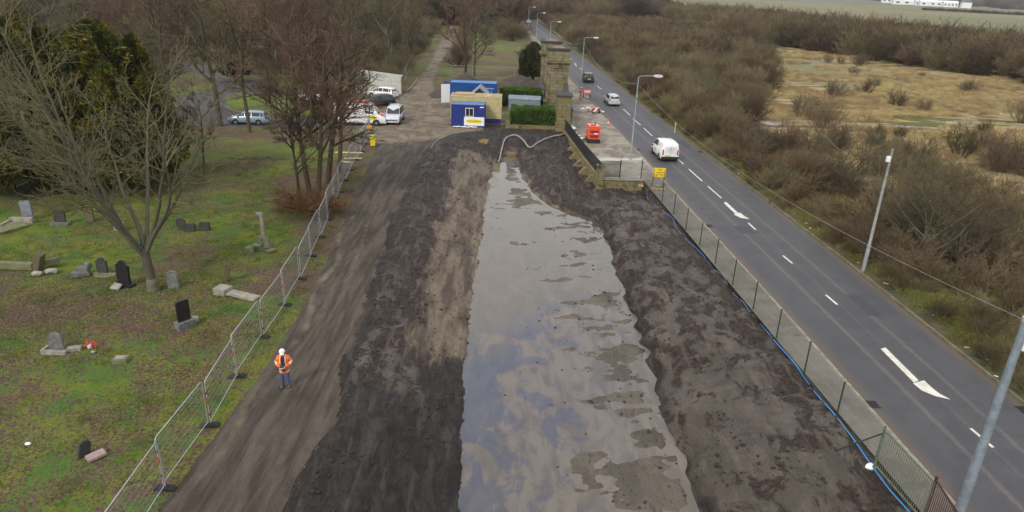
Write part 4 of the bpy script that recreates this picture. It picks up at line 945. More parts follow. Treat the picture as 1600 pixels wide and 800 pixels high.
t = thing('marker_post', 'white concrete marker post on the verge across the road', 'post', (*un(1054, 208), .05)); m = MB(); m.box((0, 0, .6), (.12, .08, 1.3)); m.build('shaft', simple('aged_white', (.5, .5, .48), .7), t, bevel=.01)
# blue pipe along the fence
bluep = simple('blue_pipe', (.05, .28, .62), .4, var=.1)
bp = [(1011, 288), (1013, 300), (1022, 314), (1034, 330), (1050, 344), (1058, 358), (1075, 380), (1094, 398), (1112, 416), (1116, 424), (1130, 432), (1144, 456), (1160, 476), (1176, 492), (1192, 510), (1200, 525), (1216, 545), (1240, 574), (1262, 598), (1283, 627), (1300, 650), (1325, 680), (1352, 714), (1385, 760), (1418, 800), (1450, 840)]
cable('blue_pipe', [(x, y, H(x, y)+.015+.03*math.sin(y*1.7)) for x, y in (un(*p, -.1) for p in bp)], lambda q: .015+.011*float(sm(33, 27, q.y)), bluep, 'thin blue pipe lying along the foot of the chain link fence', 'pipe')
hosem = simple('grey_hose', (.34, .31, .25), .7, var=.35)
hp = [(779, 240), (781, 228), (788, 218), (798, 212), (808, 212), (818, 218), (828, 224), (840, 223), (852, 217), (866, 213), (878, 210), (889, 204)]
def grd(p, dz=0.12):
    x, y = un(*p, 0.)
    for _ in range(8): x, y = un(*p, H(x, y)+dz)
    return (x, y, H(x, y)+dz)
cable('suction_hose', [grd(p, .14) for p in hp], .085, hosem, 'thick grey suction hose curving across the end of the ditch', 'hose', 10)
cable('edge_pipe', [grd(p, .05) for p in [(674, 231), (677, 225), (684, 219), (692, 215), (700, 211), (712, 208), (728, 205), (745, 203)]], .045, simple('pale_pipe', (.36, .33, .28), .7), 'pale thin pipe curving around the corner of the dark bank', 'pipe')

# ------------------------------------------------------------------ site things
rdx = paint('red_orange_paint', (.75, .075, .025))
x, y = un(926, 224, .1); t = thing('generator', 'red orange generator on a black skid in the layby', 'generator', (x+.05, y+.85, .1), .06)
m = MB(); m.box((0, 0, 1.12), (1.25, 1.7, 1.42)); m.build('canopy', rdx, t, bevel=.05); m = MB(); m.box((0, 0, .2), (1.35, 1.85, .38)); m.build('skid', blackr, t, bevel=.02)
for z in (.75, 1.25): 
    m = MB(); m.box((0, -.855, z), (.9, .02, .28)); m.build('louvre_panel', simple('dark_red_vent', (.22, .02, .012), .6) if 'dark_red_vent' not in bpy.data.materials else bpy.data.materials['dark_red_vent'], t)
m = MB(); m.tube([(.2, .2, 1.82), (.2, .2, 2.05), (.32, .2, 2.1)], .05, 8); m.build('exhaust', dkst, t); m = MB(); m.box((-.1, -.2, 1.86), (.5, .2, .05)); m.build('lifting_plate', dkst, t); m = MB(); m.box((.2, -.862, 1.05), (.4, .012, .12)); m.build('label_plate', whitep, t)
black_hose = simple('black_hose', (.02, .02, .02), .5)
cable('power_cable', [(x-.7, y+.6, .5), (x-1.3, y+.9, .2), (x-1.7, y+1.5, .35), (x-1.2, y+3, .16), (x-1.3, y+5.5, .16), (x-2.2, y+7.6, .3)], .06, black_hose, 'black hose looping from the generator to the white sacks', 'hose')
cable('power_cable', [(x-.7, y+.2, .5), (x-1.2, y+.1, .25), (x-1.9, y+.2, .6)], .05, black_hose, 'short black hose between generator and wall railing', 'hose')
sackm = simple('white_sack', (.62, .61, .58), .85, var=.3, scale=4, bump=.4)
GS = 'white sandbags piled along the wall'
sk = MB(); sk.blob((0, 0, .12), (.38, .24, .14), 0, 1, .12, 2); sack0 = setp(sk.build('sandbag', sackm, smooth=True), 'white sandbag in the long pile against the layby wall', 'sandbag', GS)
rr = random.Random(5); first = True
for i in range(34):
    yy_ = 70.5+i*.36+rr.uniform(-.1, .1); xx = float(np.interp(yy_, [p[1] for p in WP], [p[0] for p in WP]))+.55+rr.uniform(0, .45); lay = rr.choice([0, 0, 1, 2])
    s = sack0 if first else copy_tree(sack0); first = False; s.location = (xx, yy_, .1+.2*lay); s.rotation_euler = (rr.uniform(-.2, .2), rr.uniform(-.2, .2), rr.uniform(0, 3))
x, y = un(924, 175, .1)
for i in range(12):
    s = copy_tree(sack0, label='white sandbag in the small heap beside the traffic cone', group='sandbags heaped at the kerb'); s.location = (x+rr.gauss(0, .5), y+rr.gauss(0, .8), .1+.18*(i % 3)); s.rotation_euler = (rr.uniform(-.3, .3), 0, rr.uniform(0, 3))
mk = MB(); mk.box((0, 0, .35), (.9, .05, .5)); mk.build
t = thing('road_barrier', 'small red and white barrier board lying by the sandbag heap', 'barrier', (x+.5, y-.9, .1), .3)
m = MB(); m.box((0, 0, .55), (1.1, .04, .28)); m.build('board', redv, t); m = MB(); m.box((0, -.024, .55), (.35, .006, .28)); m.build('white_band', whitep, t)
for s in (-.45, .45): m = MB(); m.box((s, 0, .25), (.05, .4, .5)); m.build('leg', dkst, t)
def cone(px, label):
    x, y = un(*px, .1); t = thing('traffic_cone', label, 'traffic cone', (x, y, .1)); m = MB(); m.lathe([(.15, .03), (.10, .28)], 14); m.lathe([(.07, .45), (.03, .72), (.02, .73)], 14); m.build('cone_body', rdx, t, smooth=60); m = MB(); m.lathe([(.1, .28), (.07, .45)], 14); m.build('reflective_band', whitep, t, smooth=60); m = MB(); m.box((0, 0, .015), (.4, .4, .03)); m.build('base', rdx, t); return t
cone((950, 196), 'orange and white traffic cone alone at the layby edge'); 
x, y = un(914, 153, .1); t = thing('road_sign', 'pink red temporary road sign seen from behind near the worker', 'road sign', (x+.3, y, .1), .1)
m = MB(); m.box((0, 0, .95), (1.15, .03, .75)); m.build('panel', simple('faded_red_sign', (.75, .20, .19), .5), t, bevel=.005); m = MB(); m.box((0, -.02, .95), (.9, .008, .25)); m.build('white_band', whitep, t)
for s in (-.5, .5): m = MB(); m.box((s, .25, .45), (.05, .5, .9), rx=.0); m.build('leg', dkst, t)
m = MB(); m.blob((x+.35, y-.5, .22), (.3, .25, .15), 0, 3, .1, 2); setp(m.build('weight_bag', sackm, smooth=True), 'pale weight bag lying at the foot of the red sign', 'sandbag')
x, y = un(1022, 300, .1)
x, y = 11.75+.35, 55.9; t = thing('road_sign', 'yellow temporary road sign on a dark frame behind the fence', 'road sign', (x, y, .1), .03)
m = MB(); m.box((0, 0, 1.45), (1.05, .03, .78)); pn = m.build('panel', simple('yellow_sign', (.85, .58, .02), .45, var=.06), t, bevel=.01)
darkp = simple('black_print', (.05, .035, .01), .6)
for s_, z, w_ in (('Max', 1.69, .36), ('Speed', 1.46, .58), ('20 Mph', 1.24, .72)): text('lettering', s_, .24, darkp, pn, (.06, -.018, z), wid=w_)
m = MB(); m.box((-.44, -.02, 1.42), (.025, .008, .55)); m.build('print_bar', darkp, pn)
for s in (-.45, .45): m = MB(); m.tube([(s, 0, 1.8), (s, -.1, 0)], .02, 6); m.tube([(s, 0, 1.2), (s, .55, 0)], .02, 6); m.build('leg', dkst, t)
m = MB(); m.tube([(-.45, -.08, .25), (.45, -.08, .25)], .02, 6); m.build('crossbar', dkst, t)
tan_b = simple('tan_block', (.42, .33, .18), .9, var=.3); b0 = None
for i, (a, b, z) in enumerate(((-.35, -.15, 0), (.05, -.2, 0), (-.3, .25, 0), (.1, .2, .13), (-1.3, .6, 0), (.35, -.35, 0))):
    if b0 is None: m = MB(); m.box((0, 0, .08), (.42, .22, .14)); b0 = c = setp(m.build('ballast_block', tan_b, bevel=.015), 'tan block weighing down the frame of the yellow sign', 'block', 'tan blocks at the yellow sign')
    else: c = copy_tree(b0)
    c.location = (x+a, y+b, .1+z); c.rotation_euler = (0, 0, i*.7)
# yellow bin
x, y = un(583, 229); t = thing('wheelie_bin', 'bright yellow wheeled bin at the end of the temporary fence', 'bin', (x, y, H(x, y)), .1)
yb = simple('yellow_plastic', (.78, .68, .02), .45, var=.08); m = MB(); m.box((0, 0, .56), (.42, .46, .98), top=(1.28, 1.25)); m.build('body', yb, t, bevel=.02); m = MB(); m.box((0, -.02, 1.1), (.60, .66, .09)); m.build('lid', yb, t, bevel=.02)
for s in (-1, 1): m = MB(); m.lathe([(.1, -.025), (.1, .025)], 12); m.build('wheel', tyre_m, t, xf=Matrix.Translation((s*.22, .25, .1)) @ Matrix.Rotation(math.pi/2, 4, 'Y'))
x, y = un(564, 207)
t = thing('notice_board', 'orange yellow notice fixed at the far end of the fence', 'sign', (-15.35, 71.0, H(-15, 71))); m = MB(); m.box((0, 0, 1.35), (.5, .03, .45)); m.build('panel', simple('amber_sign', (.8, .42, .02), .5), t); m = MB(); m.tube([(0, .03, 0), (0, .03, 1.5)], .02, 6); m.build('post', galv, t)
for i, (p, L, a) in enumerate((((545, 240), 2.6, .1), ((552, 249), 1.6, .2), ((540, 254), 1.3, -.3))):
    x, y = un(*p); m = MB(); m.box((0, 0, .06), (L, .3, .08)); o = m.build('timber_plank', simple('fresh_timber', (.62, .52, .28), .8, var=.2) if i == 0 else bpy.data.materials['fresh_timber'], bevel=.01); o.location = (x, y, H(x, y)); o.rotation_euler = (0, 0, a); setp(o, ('longest', 'middle', 'shortest')[i]+' pale timber plank lying on leaves behind the fence', 'plank')
# litter by the fence and on the verge
def litter(name, p, r, label, seed, mat=None, z=None):
    x, y = un(*p, .0); m = MB(); m.blob((0, 0, r*.35), (r, r*.7, r*.5), 0, seed, .3, 2); o = m.build(name, mat or whitep, smooth=50); o.location = (x, y, H(x, y) if z is None else z); return setp(o, label, 'litter')
litter('plastic_bag', (1362, 724), .22, 'white plastic bag caught at the foot of the green railing', 3)
litter('football', (45, 697), .11, 'small white ball on the grass near the left edge', 1)
G = 'scraps of litter along the scrub verge'
for i, p in enumerate([(1521, 564), (1537, 590), (1553, 586), (1228, 336), (1240, 345), (1250, 350), (1500, 545), (1560, 590), (1255, 358), (1300, 388), (1370, 445), (1330, 412), (1420, 478), (1436, 493), (976, 120), (1028, 166), (1035, 172), (1018, 161), (1010, 157), (1180, 290), (1330, 398), (1474, 525), (1590, 612), (1145, 272)]):
    x, y = un(*p); x += .3+rr.uniform(0, .5); m = MB(); m.blob((0, 0, .03), (.07+.1*rr.random(), .06, .03), rr.random()*3, i, .4, 1); o = m.build('litter', whitep if i % 3 else ply); o.location = (x, y, max(H(x, y), .065 if x-KR(y) < 1.1 else -9)); setp(o, 'scrap of pale litter lying on the verge below the scrub', 'litter', G)

# ------------------------------------------------------------------ graves
def headstone(label, p, w, h, d, mat, top='flat', rz=0., lean=(0, 0), base=None, extra=None, z=0.):
    x, y = un(*p); t = thing('gravestone', label, 'gravestone', (x, y, H(x, y)-.03+z), rz); t.rotation_euler = (lean[0], lean[1], rz)
    if top == 'round': P = [(-w/2, 0), (w/2, 0)]+[(w/2*math.cos(a), h-w*.35+w*.35*math.sin(a)) for a in np.linspace(0, math.pi, 12)]
    elif top == 'ogee': P = [(-w/2, 0), (w/2, 0), (w/2, h*.78), (w*.3, h*.84), (w*.22, h*.94), (0, h), (-w*.22, h*.94), (-w*.3, h*.84), (-w/2, h*.78)]
    elif top == 'slant': P = [(-w/2, 0), (w/2, 0), (w/2, h*.9), (-w/2, h)]
    else: P = [(-w/2, 0), (w/2, 0), (w/2, h*.96), (w/2-.04, h), (-w/2+.04, h), (-w/2, h*.96)]
    bz = base[2] if base else 0
    m = MB(); m.prism([(a, b+bz) for a, b in P], -d/2, d/2, 'y'); m.build('headstone', mat, t, bevel=.012)
    if base: m = MB(); m.box((0, 0, base[2]/2), base); m.build('base', base_m.get(label, mat), t, bevel=.015)
    return t
base_m = {}
L = 'black upright headstone with a pale plaque on its dark base'; t = headstone(L, (195, 446), .78, 1.35, .14, blacks, 'ogee', -.25, (0, .05), (1.15, .45, .22)); m = MB(); m.box((-.12, -.45, .17), (.52, .4, .08), rx=.5); m.build('plaque', pale_s, t)
L = 'narrow black headstone on a grey block base near the fence'; base_m[L] = greys; t = headstone(L, (290, 512), .62, 1.05, .13, blacks, 'flat', .95, (0, 0), (.85, .5, .42)); m = MB(); m.blob((.55, .15, .2), (.28, .24, .22), 0, 4, .15, 1); m.build('vase_block', pale_s, t)
L = 'small dark ornate headstone on a pale base left of the black one'; base_m[L] = pale_s; headstone(L, (162, 430), .62, 1.0, .14, darks, 'ogee', -.1, (0, 0), (.95, .4, .14))
headstone('plain grey round topped headstone right of the leafless tree', (272, 449), .62, 1.05, .16, greys, 'round', -.1, (.03, .02))
headstone('brown sandstone headstone standing upright in the back row', (141, 346), .62, 1.25, .16, browns, 'ogee', -.1, (0, .02))
headstone('small blue grey headstone behind fallen branches, back row', (187, 360), .75, .62, .16, bluegr, 'flat', -.1)
L = 'dark headstone with grey base, second in the back row'; base_m[L] = greys; headstone(L, (95, 351), .7, .85, .18, darks, 'round', .1, (0, .05), (1.1, .5, .25))
headstone('dark headstone leaning beside a grey one right of the tree', (287, 359), .62, .9, .16, darks, 'round', -.2, (.1, -.15)); headstone('squat grey headstone next to the leaning dark one', (297, 361), .7, .6, .2, darks, 'flat', .1); headstone('short square dark stone at the right of the back row', (321, 359), .62, .6, .25, darks, 'flat', .1)
t = headstone('tall grey headstone with pale surround at the far left', (45, 343), .72, 1.35, .16, bluegr, 'flat', .05); m = MB(); m.box((0, -.7, .22), (1.5, .25, .4)); m.box((-.7, -1.3, .15), (.2, 1.2, .28)); m.build('kerb_surround', pale_s, t, bevel=.02); m = MB(); m.box((-.3, -2.0, .1), (1.5, 2.2, .14), rz=-.5); m.build('ledger_slab', mossy, t, bevel=.02)
t = thing('grave_surround', 'broken mossy grave kerb with a leaning slab at the left edge', 'grave', (*un(35, 421), .0)); m = MB(); m.box((-.6, 0, .22), (2.6, .35, .4)); m.box((1.2, .5, .3), (1.1, .22, .3), rz=.7); m.build('kerb_surround', mossy, t, bevel=.03); m = MB(); m.box((1.05, 0, .5), (.35, .5, 1.0), ry=.35); m.build('leaning_slab', browns, t, bevel=.02); m = MB(); m.blob((1.35, -.75, .15), (.38, .25, .16), 0, 2, .2, 1); m.blob((1.9, -.4, .15), (.45, .3, .2), 0, 8, .25, 1); m.build('broken_stone', pale_s, t)
t = thing('broken_grave', 'low pile of broken grey grave stones left of the dark headstone', 'grave', (*un(127, 431), .0)); m = MB(); m.box((0, 0, .14), (.9, .5, .22), rz=.4); m.box((.1, .15, .36), (.6, .4, .2), rz=.1); m.blob((.3, .3, .55), (.22, .2, .25), 0, 4, .3, 1); m.build('broken_stone', greys, t, bevel=.01); m = MB(); m.box((1.3, .1, .1), (1.3, .25, .16), rz=-.05); m.build('kerb_surround', mossy, t, bevel=.02)
t = thing('fallen_headstone', 'fallen pale slab with its block base beside the fence', 'gravestone', (*un(349, 459), .0), -.28); m = MB(); m.box((0, 0, .2), (.75, .7, .4)); m.build('base', pale_s, t, bevel=.03); m = MB(); m.box((1.3, -.05, .14), (1.75, .62, .12), ry=.06); m.build('headstone', pale_s, t, bevel=.03)
t = headstone('thin mossy stump of stone leaning behind the fallen slab', (351, 440), .28, 1.3, .2, browns, 'slant', .2, (.1, .3))
t = thing('grave_cross', 'tall pale cross on a stepped plinth among broken blocks', 'gravestone', (*un(413, 388), .0), .2)
m = MB(); m.box((0, 0, 1.55), (.2, .18, 1.6)); m.box((-.12, 0, 2.28), (.34, .16, .16)); m.build('cross_shaft', pale_s, t, bevel=.02); m = MB(); m.box((0, 0, .12), (.95, .9, .26)); m.box((0, 0, .4), (.7, .65, .3)); m.box((0, 0, .66), (.48, .44, .24)); m.build('plinth', greys, t, bevel=.02)
m = MB(); m.box((-.75, -.7, .2), (.45, .4, .42), rz=.4); m.box((-.35, -.35, .3), (.5, .35, .25), rz=.2, rx=.3); m.box((.5, -.7, .1), (.6, .4, .16), rz=.6); m.box((.2, -.35, .5), (.35, .2, .7), rz=.3, rx=-.25); m.build('broken_stone', mossy, t, bevel=.03)
t = headstone('grey round headstone with kerb and red flowers on mossy grave', (91, 547), .62, .78, .14, greys, 'round', .0, (0, 0), (.95, .35, .12)); m = MB(); m.box((.05, -.35, .1), (1.1, .16, .2)); m.box((.72, .05, .1), (.55, .3, .2), rz=.3); m.box((-.5, -.1, .1), (.14, .5, .2)); m.build('kerb_surround', pale_s, t, bevel=.015)
m = MB(); rf = random.Random(2)
for i in range(16): m.blob((1.25+rf.gauss(0, .13), .3+rf.gauss(0, .1), .2+rf.uniform(-.06, .08)), (.05, .05, .05), 0, i, .2, 1)
m.build('flowers', redv, t); m = MB(); m.lathe([(.08, 0), (.12, .18)], 10, (1.25, .3, 0)); m.build('flower_pot', whitep, t)
t = thing('stone_block', 'square pale stone block with moss right of the flowered grave', 'stone', (*un(190, 566), .0), .15); m = MB(); m.box((0, 0, .12), (.62, .45, .26)); m.build('block', mossy, t, bevel=.03); m = MB(); m.box((0, 0, .262), (.4, .25, .03)); m.build('top_tablet', pale_s, t)
t = headstone('small dark stone leaning beside the fallen pink slab', (130, 714), .42, .62, .14, darks, 'round', 1.1, (.0, .28)); t = thing('fallen_slab', 'fallen pinkish grey slab lying on the grass in front', 'gravestone', (*un(151, 716), .0), .9); m = MB(); m.box((0, 0, .12), (.62, .38, .12), rx=.12); m.build('headstone', pinks, t, bevel=.03)
m = MB(); m.blob((0, 0, .06), (.14, .1, .08), 0, 2, .3, 1); o = m.build('loose_stone', pale_s); x, y = un(146, 552); o.location = (x, y, H(x, y)); setp(o, 'loose pale stone on the grave between headstone and block', 'stone')
# ------------------------------------------------------------------ people
def skin_mesh(J, E, root, sub=2, jit=None):
    names = list(J); me = bpy.data.meshes.new('sk'); me.from_pydata([J[n][0] for n in names], [(names.index(a), names.index(b)) for a, b in E], [])
    o = bpy.data.objects.new('sk', me); COL.objects.link(o); md = o.modifiers.new('s', 'SKIN'); md.use_smooth_shade = True
    for i, n in enumerate(names):
        r = J[n][1]; me.skin_vertices[0].data[i].radius = (r, r) if not isinstance(r, tuple) else r; me.skin_vertices[0].data[i].use_root = (n == root)
    s = o.modifiers.new('u', 'SUBSURF'); s.levels = sub; s.render_levels = sub
    dg = bpy.context.evaluated_depsgraph_get(); out = bpy.data.meshes.new_from_object(o.evaluated_get(dg)); bpy.data.objects.remove(o); return out
skinm = simple('skin', (.50, .30, .22), .55, var=.1); jean = simple('blue_denim', (.055, .11, .24), .85, var=.35, scale=14, bump=.3); shirt = simple('dark_shirt', (.035, .022, .035), .85); boot = simple('brown_boot', (.12, .10, .075), .8); refl = simple('silver_band', (.80, .82, .84), .35, var=.1)
def with_mat(me, mat): me.materials.clear(); me.materials.append(mat); return me
def person(label, x, y, rz, z, jm, tm, arms='hold', open_front=True, coat=.63):
    t = thing('person', label, 'person', (x, y, z), rz)
    J = {'pel': ((0, 0, .95), (.15, .11)), 'sp': ((0, .0, 1.13), (.14, .10)), 'ch': ((0, .0, 1.34), (.175, .12)), 'nb': ((0, -.01, 1.47), .075), 'nk': ((0, -.03, 1.53), .055), 'hb': ((0, -.055, 1.60), (.07, .085)), 'hd': ((0, -.075, 1.69), (.078, .098)), 'tp': ((0, -.075, 1.76), (.06, .075))}
    E = [('pel', 'sp'), ('sp', 'ch'), ('ch', 'nb'), ('nb', 'nk'), ('nk', 'hb'), ('hb', 'hd'), ('hd', 'tp')]
    hands = []
    for s, q in ((1, 'r'), (-1, 'l')):
        el = (s*.29, .03, 1.15); wr = (s*.12, -.27, 1.13) if arms == 'hold' else (s*.22, -.26, 1.0)
        if arms != 'hold' and s < 0: el = (s*.27, .0, 1.16); wr = (s*.26, -.18, .95)
        J['sh'+q] = ((s*.185, .0, 1.43), .07); J['el'+q] = (el, .047); J['wr'+q] = (wr, .030); J['hn'+q] = ((wr[0]-s*.035, wr[1]-.07, wr[2]+.0), (.040, .020))
        J['hp'+q] = ((s*.09, 0, .88), .095); J['kn'+q] = ((s*.115, -.015, .50), .062); J['an'+q] = ((s*.13, .02, .10), .042); J['to'+q] = ((s*.16, -.13, .04), (.042, .030))
        E += [('ch', 'sh'+q), ('sh'+q, 'el'+q), ('el'+q, 'wr'+q), ('wr'+q, 'hn'+q), ('pel', 'hp'+q), ('hp'+q, 'kn'+q), ('kn'+q, 'an'+q), ('an'+q, 'to'+q)]; hands.append((s, J['hn'+q][0]))
    me = with_mat(skin_mesh(J, E, 'pel'), skinm); bm = bmesh.new(); bm.from_mesh(me)
    m = MB()
    for s, c in hands:
        for i in range(4):
            bx = c[0]-s*.01; by = c[1]-.015; bz = c[2]+.028-.018*i; L = (.07, .08, .075, .06)[i]
            m.tube([(bx, by, bz), (bx-s*L*.45, by-.028, bz), (bx-s*L*.85, by-.022, bz), (bx-s*L*1.05, by+.004, bz)], [.009, .0085, .008, .006], 6)
        m.tube([(c[0], c[1]+.01, c[2]+.02), (c[0]-s*.015, c[1]+.0, c[2]+.055), (c[0]-s*.04, c[1]-.015, c[2]+.065)], [.011, .010, .008], 6)
    fm = bpy.data.meshes.new('f'); fm.from_pydata(m.V, [], m.F); bm.from_mesh(fm)
    # nose, ears
    ms = MB(); ms.blob((0, -.175, 1.665), (.014, .02, .022), 0, 1, .05, 1); ms.blob((.08, -.07, 1.67), (.012, .022, .032), 0, 2, .05, 1); ms.blob((-.08, -.07, 1.67), (.012, .022, .032), 0, 3, .05, 1)
    f2 = bpy.data.meshes.new('f2'); f2.from_pydata(ms.V, [], ms.F); bm.from_mesh(f2); bm.to_mesh(me); bm.free(); me.polygons.foreach_set('use_smooth', np.ones(len(me.polygons), bool)); newobj('body', me, t)
    for s in (-1, 1): m = MB(); m.blob((s*.03, -.168, 1.69), (.011, .008, .008), 0, 1, 0, 2); m.build('eye', trim, t, smooth=True)
    m = MB(); m.blob((0, -.165, 1.625), (.024, .008, .007), 0, 1, 0, 2); m.build('mouth', simple('lips', (.35, .12, .10), .5) if 'lips' not in bpy.data.materials else bpy.data.materials['lips'], t, smooth=True)
    m = MB(); m.blob((0, -.045, 1.70), (.088, .10, .09), 0, 1, .03, 2); m.build('hair', simple('brown_hair', (.05, .03, .02), .8) if 'brown_hair' not in bpy.data.materials else bpy.data.materials['brown_hair'], t, smooth=True)
    # trousers
    J2 = {'pel': ((0, .0, .96), (.165, .125))}; E2 = []
    for s, q in ((1, 'r'), (-1, 'l')): J2['hp'+q] = ((s*.095, 0, .84), .108); J2['kn'+q] = ((s*.118, -.015, .48), .078); J2['an'+q] = ((s*.132, .005, .045), .078); E2 += [('pel', 'hp'+q), ('hp'+q, 'kn'+q), ('kn'+q, 'an'+q)]
    newobj('trousers', with_mat(skin_mesh(J2, E2, 'pel'), tm), t)
    for s in (1, -1): m = MB(); m.blob((s*.15, -.06, .055), (.06, .145, .06), -s*.15, 4, .04, 2); m.build('boot', boot, t, smooth=True)
    # coat
    J3 = {'hem': ((0, .01, coat), (.23, .175)), 'lo': ((0, .01, .82), (.225, .17)), 'wa': ((0, .01, 1.05), (.205, .155)), 'ch': ((0, .01, 1.32), (.225, .165)), 'co': ((0, .0, 1.50), (.12, .10))}; E3 = [('hem', 'lo'), ('lo', 'wa'), ('wa', 'ch'), ('ch', 'co')]
    for s, q in ((1, 'r'), (-1, 'l')):
        J3['sh'+q] = ((s*.20, .01, 1.42), .095); e = J['el'+q][0]; w = J['wr'+q][0]; J3['el'+q] = ((e[0]+s*.015, e[1], e[2]), .082); J3['wr'+q] = (w, .064); E3 += [('ch', 'sh'+q), ('sh'+q, 'el'+q), ('el'+q, 'wr'+q)]
        # reflective bands on sleeve and shoulder
        for k in (.35, .72):
            a = Vector(e)*(1-k)+Vector(w)*k if k < .5 else Vector(J['sh'+q][0])*(1-k)+Vector(e)*k; d = (Vector(w)-Vector(e)).normalized() if k < .5 else (Vector(e)-Vector(J['sh'+q][0])).normalized()
            m = MB(); rr_ = .072 if k < .5 else .088; m.tube([a-d*.025+Vector((s*.01, 0, 0)), a+d*.025+Vector((s*.01, 0, 0))], rr_, 14, False); m.build('reflective_band', refl, ct if 0 else t, smooth=True)
        m = MB(); m.tube([(s*.10, -.155, 1.08), (s*.105, -.185, 1.3), (s*.10, -.12, 1.46), (s*.10, .02, 1.52), (s*.10, .15, 1.44), (s*.10, .18, 1.2)], .014, 8); m.build('reflective_band', refl, t, smooth=True)
    newobj('jacket', with_mat(skin_mesh(J3, E3, 'hem'), jm), t)
    for z in (.80, 1.04):
        m = MB(); R = [.208, .172] if z < 1 else [.186, .152]
        V = []; n = 40
        for zz in (z-.02, z+.02):
            for j in range(n): a = 2*math.pi*j/n; V.append((R[0]*math.cos(a), .01+R[1]*math.sin(a), zz))
        F = [[j, (j+1) % n, n+(j+1) % n, n+j] for j in range(n) if not (open_front and math.sin(2*math.pi*(j+.5)/n) < -.90)]
        m.add(V, F); m.build('reflective_band', refl, t, smooth=True)
    if open_front:
        m = MB(); P = [(-.05, .84), (.05, .84), (.055, 1.1), (.075, 1.35), (.05, 1.5), (-.05, 1.5), (-.075, 1.35), (-.055, 1.1)]
        V = [(a, -.180-(.0 if b < 1.4 else -.05), b) for a, b in P]; m.add(V+[(a, b+.06, c) for a, b, c in V], [list(range(8)), list(range(8, 16))[::-1]]+[[i, 8+i, 8+(i+1) % 8, (i+1) % 8] for i in range(8)]); m.build('shirt', shirt, t)
    m = MB(); m.lathe([(.120, 0), (.124, .015), (.113, .05), (.09, .09), (.055, .12), (.01, .132)], 24); M = Matrix.Translation((0, -.075, 1.72)) @ Matrix.Rotation(R_(24 if open_front else 8), 4, 'X')
    h = m.build('hard_hat', whitep, t, smooth=60, xf=M); m = MB(); m.box((0, -.14, .012), (.16, .08, .015)); m.build('peak', whitep, h, xf=M, bevel=.005)
    return t
pz = lambda x, y: H(x, y)
px_, py_ = un(447, 604); pm_ = person('surveyor in orange hi-vis jacket and jeans standing on the track', px_, py_, .15, H(px_, py_), orange, jean)
t = thing('drone_controller', 'white drone controller held in the hands of the surveyor', 'controller', (px_, py_, H(px_, py_)), .15); m = MB(); m.box((0, -.37, 1.135), (.20, .10, .05), rx=.4); m.build('controller_body', whitep, t, bevel=.012); m = MB(); m.box((0, -.42, 1.21), (.17, .015, .11), rx=-.5); m.build('screen', dkst, t, bevel=.004)
for s in (-1, 1): m = MB(); m.tube([(s*.05, -.40, 1.14), (s*.06, -.42, 1.23)], .006, 6); m.build('antenna', dkst, t); m = MB(); m.tube([(s*.06, -.36, 1.155), (s*.06, -.36, 1.185)], .008, 6); m.build('stick', dkst, t)
wx, wy = un(907, 156, .1); person('site worker in full orange overalls and white helmet at the road sign', wx, wy, math.pi-.5, .1, simple('deep_orange_fabric', (.80, .13, .02), .8), bpy.data.materials['deep_orange_fabric'], 'reach', False)
# figure behind the cabin window
# ------------------------------------------------------------------ vegetation
def bark(name, c1, c2, var=.5, ps=.05):
    k = Mat(name); v = k.coord('World'); oi = k.n('ShaderNodeObjectInfo'); n = k.noise(v, ps, 3, .6); f = k.noise(v, 2.3, 4, .7)
    c = k.mix(k.ramp(n, .38, .62), c1, c2); c = k.mix(k.math('MULTIPLY', k.ramp(f, .4, .75), .45), c, tuple(x*.55 for x in c1))
    hs = k.n('ShaderNodeHueSaturation'); k.l(c, hs.inputs['Color']); k.l(k.ramp(oi.outputs['Random'], 0, 1, 1-var*.5, 1+var*.55), hs.inputs['Value']); k.l(k.ramp(oi.outputs['Random'], 0, 1, .487, .513), hs.inputs['Hue'])
    return k.out(hs.outputs[0], .95, .12)
bark_grey = bark('grey_green_bark', (.105, .10, .070), (.135, .122, .088)); bark_dark = bark('dark_brown_bark', (.062, .048, .035), (.085, .068, .042))
twig_olive = bark('olive_twigs', (.125, .112, .070), (.155, .132, .085)); twig_brown = bark('brown_twigs', (.165, .112, .078), (.145, .118, .070)); twig_red = bark('reddish_twigs', (.20, .122, .095), (.16, .108, .078))
twig_scrub = bark('scrub_twigs', (.160, .136, .074), (.138, .096, .058), .9, .05)
def rnd_dir(r): 
    z = r.uniform(-1, 1); a = r.uniform(0, 2*math.pi); q = math.sqrt(1-z*z); return Vector((q*math.cos(a), q*math.sin(a), z))
